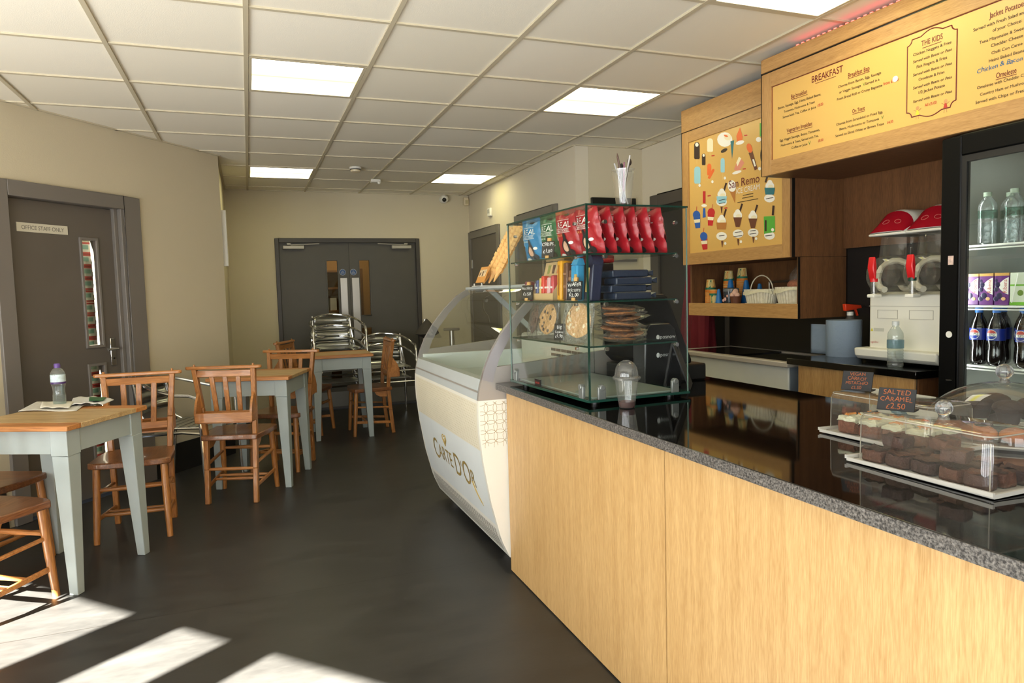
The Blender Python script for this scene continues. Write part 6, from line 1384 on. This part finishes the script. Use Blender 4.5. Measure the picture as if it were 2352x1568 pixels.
for z, _ in SHF:
    q = MB(); q.tube([(.075, -.03, z-.004), (.075, -FL+.03, z-.004)], .0045, 6); q.tube([(.075, -.03, z-.016), (.075, -FL+.03, z-.016)], .003, 6)
    for i in range(26): q.tube([(.075, -.035-.026*i, z-.003), (.48, -.035-.026*i, z-.003)], .0018, 4)
    q.build('wire_shelf', mat('white_wire', (214, 214, 206), r=.35), s)
q = MB(); q.tube([(.07, -.032, .22), (.07, -.032, 1.8)], .004, 6); q.build('shelf_post', mat('white_wire', (1, 1, 1)), s)
F2(.036, .028, .3, .05, .036, 1.74).build('side_fill', mat('fridge_fill', (236, 240, 236), r=.5, emit=FRIDGE_GLOW), s); F2(.036, FL-.036, .3, .05, FL-.028, 1.74).build('side_fill', mat('fridge_fill', (1, 1, 1)), s)  # unseen glowing strips, added to brighten the bottles and cartons
# cola bottles
m_cola = mat('cola', (16, 9, 8), r=.08, spec=.6, coat=.5); m_lblue = mat('cola_label_blue', (20, 40, 128), r=.35); m_capb = mat('cap_blue', (30, 100, 180), r=.4)
def make_cola():
    o = thing('cola_bottle', '', 'bottle')
    MB().lathe([(0, .002), (.022, .0), (.028, .006), (.0305, .02), (.0295, .05), (.0275, .075), (.031, .1), (.031, .142), (.0305, .15), (.024, .175), (.0145, .195), (.0125, .205), (.0125, .212)], 26).build('bottle_body', m_cola, o)
    MB().lathe([(.0318, .098), (.0318, .144)], 26).build('label_wrap', m_lblue, o); MB().lathe([(.0142, .205), (.0145, .222), (.013, .225), (0, .225)], 18).build('cap', m_capb, o)
    def cy(u, v, k_=.0325): a_ = u/.0318; return (-k_*math.cos(a_), -k_*math.sin(a_), .121+v)
    def arc(mi, f_, q): q.add([cy(*p) for p in f_], [tuple(range(len(f_)))], mi)
    q = MB(); R_ = .019
    n = 12
    for half, mi in ((1, 0), (-1, 2)):
        for i in range(n):
            a0, a1 = PI*i/n, PI*(i+1)/n
            p0, p1 = (R_*math.cos(a0), half*R_*math.sin(a0)), (R_*math.cos(a1), half*R_*math.sin(a1))
            lim = .0055
            c0_, c1_ = (p0[0], half*min(lim, abs(p0[1]))), (p1[0], half*min(lim, abs(p1[1])))
            q.add([cy(*p) for p in (c0_, p0, p1, c1_)], [(0, 1, 2, 3)], mi)
            q.add([cy(p0[0], 0), cy(*c0_), cy(*c1_), cy(p1[0], 0)], [(0, 1, 2, 3)], 1)
    q.tube([cy(R_*math.cos(t_), R_*math.sin(t_), .0328) for t_ in [2*PI*i/24 for i in range(24)]], .0009, 4, closed=True, mi=1)
    q.build('round_emblem', [m_price, m_white, m_lblue], o, smooth=0, fix=False)
    q = MB(); text(q, 'PEPSI', lambda u, v: cy(u, v-.0042, .0331), size=.0125, center=True); q.build('brand_lettering', m_black, o, smooth=0, fix=False)
    return o
co = make_cola(); first = True
names_ = ['first', 'second', 'third', 'fourth', 'fifth', 'sixth', 'seventh', 'eighth']
for r in range(2):
    for i, y in enumerate((.084, .153, .262, .335, .41, .485, .56) if r == 0 else (.12, .20, .285, .36, .44, .52)):
        o = co if first else dup(co); first = False
        o.location = (FX+.115+.085*r, FYa-y, .962+.001); o.rotation_euler = (0, 0, math.radians(2)+random.uniform(-.1, .1))
        o['label'] = 'blue labelled cola bottle, %s row in the fridge, %s from its far side' % (('front', 'second')[r], names_[i]); o['group'] = 'cola bottles in the fridge'
# blackcurrant cartons and apple cartons
m_pur = mat('carton_purple', (98, 40, 112), r=.4); m_gold2 = mat('carton_gold', (196, 150, 80), r=.4); m_cgreen = mat('carton_green', (110, 170, 50), r=.4); m_cwhite = mat('carton_pale', (214, 220, 200), r=.4); m_berry = mat('berry_print', (44, 36, 70), r=.3)
def make_carton(kind):
    o = thing('juice_carton', '', 'carton'); w, d, h = .054, .038, .122
    B((0, -w/2, 0), (d, w/2, h)).build('carton_body', m_pur if kind == 'b' else m_cwhite, o, bevel=.002)
    if kind == 'b':
        B((-.0006, -w/2, h-.010), (d+.0006, w/2, h+.0006)).build('gold_top', m_gold2, o)
        q = MB(); q.flat([(w/2-.0008, .04)]+[(w/2-.0008-.036*math.sin(PI*i/14)**.8*(1.0), .04+.066*i/14) for i in range(15)]+[(w/2-.0008, .106)], lambda u, v: (-.0008, -u, v)); q.build('white_oval', m_white, o, smooth=0)
        q = MB(); text(q, 'Ribena', lambda u, v: (-.0014, -(.022-.003-v*0-.0+ -v*-0 if False else .0205-v), .046+u), width=.052, size=.022); q.build('brand_lettering', m_price, o, smooth=0, fix=False)
        q = MB()
        for (u, v, r_) in ((-.015, .078, .011), (-.02, .06, .009), (-.008, .036, .012), (-.02, .024, .010), (-.02, .094, .006)): q.ball((-.0006, -u, v), r_, 12, sc=(.08, 1, 1))
        q.build('berry_print', m_berry, o); MB().ball((-.0012, -.008, .024), .0085, 12, sc=(.1, 1, .8)).build('cup_print', mat('cup_print', (206, 160, 110), r=.4), o)
    else:
        B((-.0006, -w/2, 0), (d, w/2, .012)).build('green_band', m_cgreen, o); B((-.0006, -w/2, .072), (d, w/2, .078)).build('green_band', m_cgreen, o)
        MB().ball((-.0008, -.012, .046), .011, 14, sc=(.1, 1, 1)).build('apple_print', mat('apple_print', (96, 124, 40), r=.4), o); MB().tube([(-.002, .018, .01), (-.002, -.002, .118)], .002, 6).build('straw', m_white, o)
    return o
cb = make_carton('b'); cg = make_carton('g'); fb = fg = True
for i, y in enumerate((.085, .142, .2015)):
    o = cb if fb else dup(cb); fb = False; o.location = (FX+.085, FYa-y+.012, 1.199); o.rotation_euler = (0, 0, 0); o['label'] = 'purple juice carton standing in the fridge front row, %s from the far side' % names_[i]; o['group'] = 'purple juice cartons in the fridge'
for i, (y, z, x) in enumerate(((.115, 1.199, .16), (.115, 1.245, .17), (.185, 1.199, .16), (.245, 1.199, .16), (.25, 1.245, .17))):
    o = dup(cb); o.location = (FX+x, FYa-y+.012, z+(.04 if z < 1.21 else .04)); o.rotation_euler = (0, PI/2, 0); o['group'] = 'purple juice cartons in the fridge'
    o.location = (FX+x-.02, FYa-y+.012, 1.199+(.041*(i in (1, 4))+.082)); o['label'] = 'purple juice carton lying flat behind the front row, %s of five' % names_[i]
for i in range(5):
    o = dup(cb); o.location = (FX+.15, FYa-.085-.058*i, 1.199); o['label'] = 'purple juice carton in the hidden second row, %s along' % names_[i]; o['group'] = 'purple juice cartons in the fridge'
for i in range(5):
    o = cg if fg else dup(cg); fg = False; o.location = (FX+.085, FYa-.247-.058*i, 1.199); o['label'] = 'pale green juice carton, %s after the purple ones in the fridge' % names_[i]; o['group'] = 'green juice cartons in the fridge'
# water bottles
def make_water():
    o = thing('water_bottle', '', 'bottle'); pr_ = [(0, .002), (.026, .0), (.031, .006)]
    for i in range(6): pr_ += [(.0315, .014+.013*i), (.0295, .0205+.013*i)]
    pr_ += [(.0315, .1), (.0325, .14), (.031, .155), (.022, .172), (.0135, .182), (.0125, .19)]
    MB().lathe(pr_, 24).build('bottle_body', m_pet, o); MB().lathe([(.0328, .10), (.0328, .132)], 24).build('label_wrap', glass('water_label', (190, 214, 206), ior=1.3), o); MB().lathe([(.0145, .186), (.0145, .202), (0, .203)], 16).build('cap', mat('water_cap', (132, 146, 128), r=.4), o)
    return o
wb = make_water(); first = True
for r in range(2):
    for i in range(7):
        o = wb if first else dup(wb); first = False
        o.location = (FX+.12+.1*r, FYa-.105-.072*i-(.03 if i > 0 else 0)-.02*r, 1.435); o['label'] = 'clear water bottle, %s row of the top fridge shelf, %s from the far side' % (('front', 'back')[r], names_[i]); o['group'] = 'water bottles in the fridge'
# ================================================================== light
sd = bpy.data.lights.new('sun', 'SUN'); sd.energy = SUN; sd.angle = math.radians(.6); sd.color = (1.0, .95, .87)
so = bpy.data.objects.new('sun', sd); C.objects.link(so)
el_ = math.radians(36.0); dh = Vector((.797, .604)); dv_ = Vector((dh.x*math.cos(el_), dh.y*math.cos(el_), -math.sin(el_)))
so.rotation_euler = dv_.to_track_quat('-Z', 'Y').to_euler(); so.location = (-4, -3, 5)
def area(name, loc, d, sx, sy, e, col):
    l = bpy.data.lights.new(name, 'AREA'); l.shape = 'RECTANGLE'; l.size = sx; l.size_y = sy; l.energy = e; l.color = col
    o = bpy.data.objects.new(name, l); C.objects.link(o); o.location = loc; o.rotation_euler = Vector(d).to_track_quat('-Z', 'Y').to_euler(); return o
# daylight through the street windows
for i, (a, q_) in enumerate(win):
    c_ = P0+uw*((a+q_)/2-u0)+nw*.02
    area('window_daylight', (c_.x, c_.y, 1.14), (nw.x, nw.y, .75), q_-a, 1.95, SKY*(q_-a)*(1.0 if q_ < -1.5 else .7), (.97, .98, 1.0))
area('store_fill', (1.1, 8.95, 2.3), (0, 0, -1), 1.0, .6, 9, (1.0, .84, .60))  # unseen fill, added to light the room behind the double doors
w = bpy.data.worlds.new('world'); bpy.context.scene.world = w; w.use_nodes = True
w.node_tree.nodes['Background'].inputs['Color'].default_value = (.75, .85, 1, 1); w.node_tree.nodes['Background'].inputs['Strength'].default_value = .6
sc = bpy.context.scene
sc.view_settings.view_transform = 'Standard'; sc.view_settings.look = 'None'; sc.view_settings.exposure = EXPO; sc.view_settings.gamma = 1.0
sc.cycles.use_denoising = True; sc.cycles.max_bounces = 10; sc.cycles.diffuse_bounces = 5; sc.cycles.glossy_bounces = 5; sc.cycles.transmission_bounces = 8; sc.cycles.transparent_max_bounces = 40; sc.cycles.sample_clamp_indirect = 4.0; sc.cycles.caustics_reflective = False; sc.cycles.caustics_refractive = False
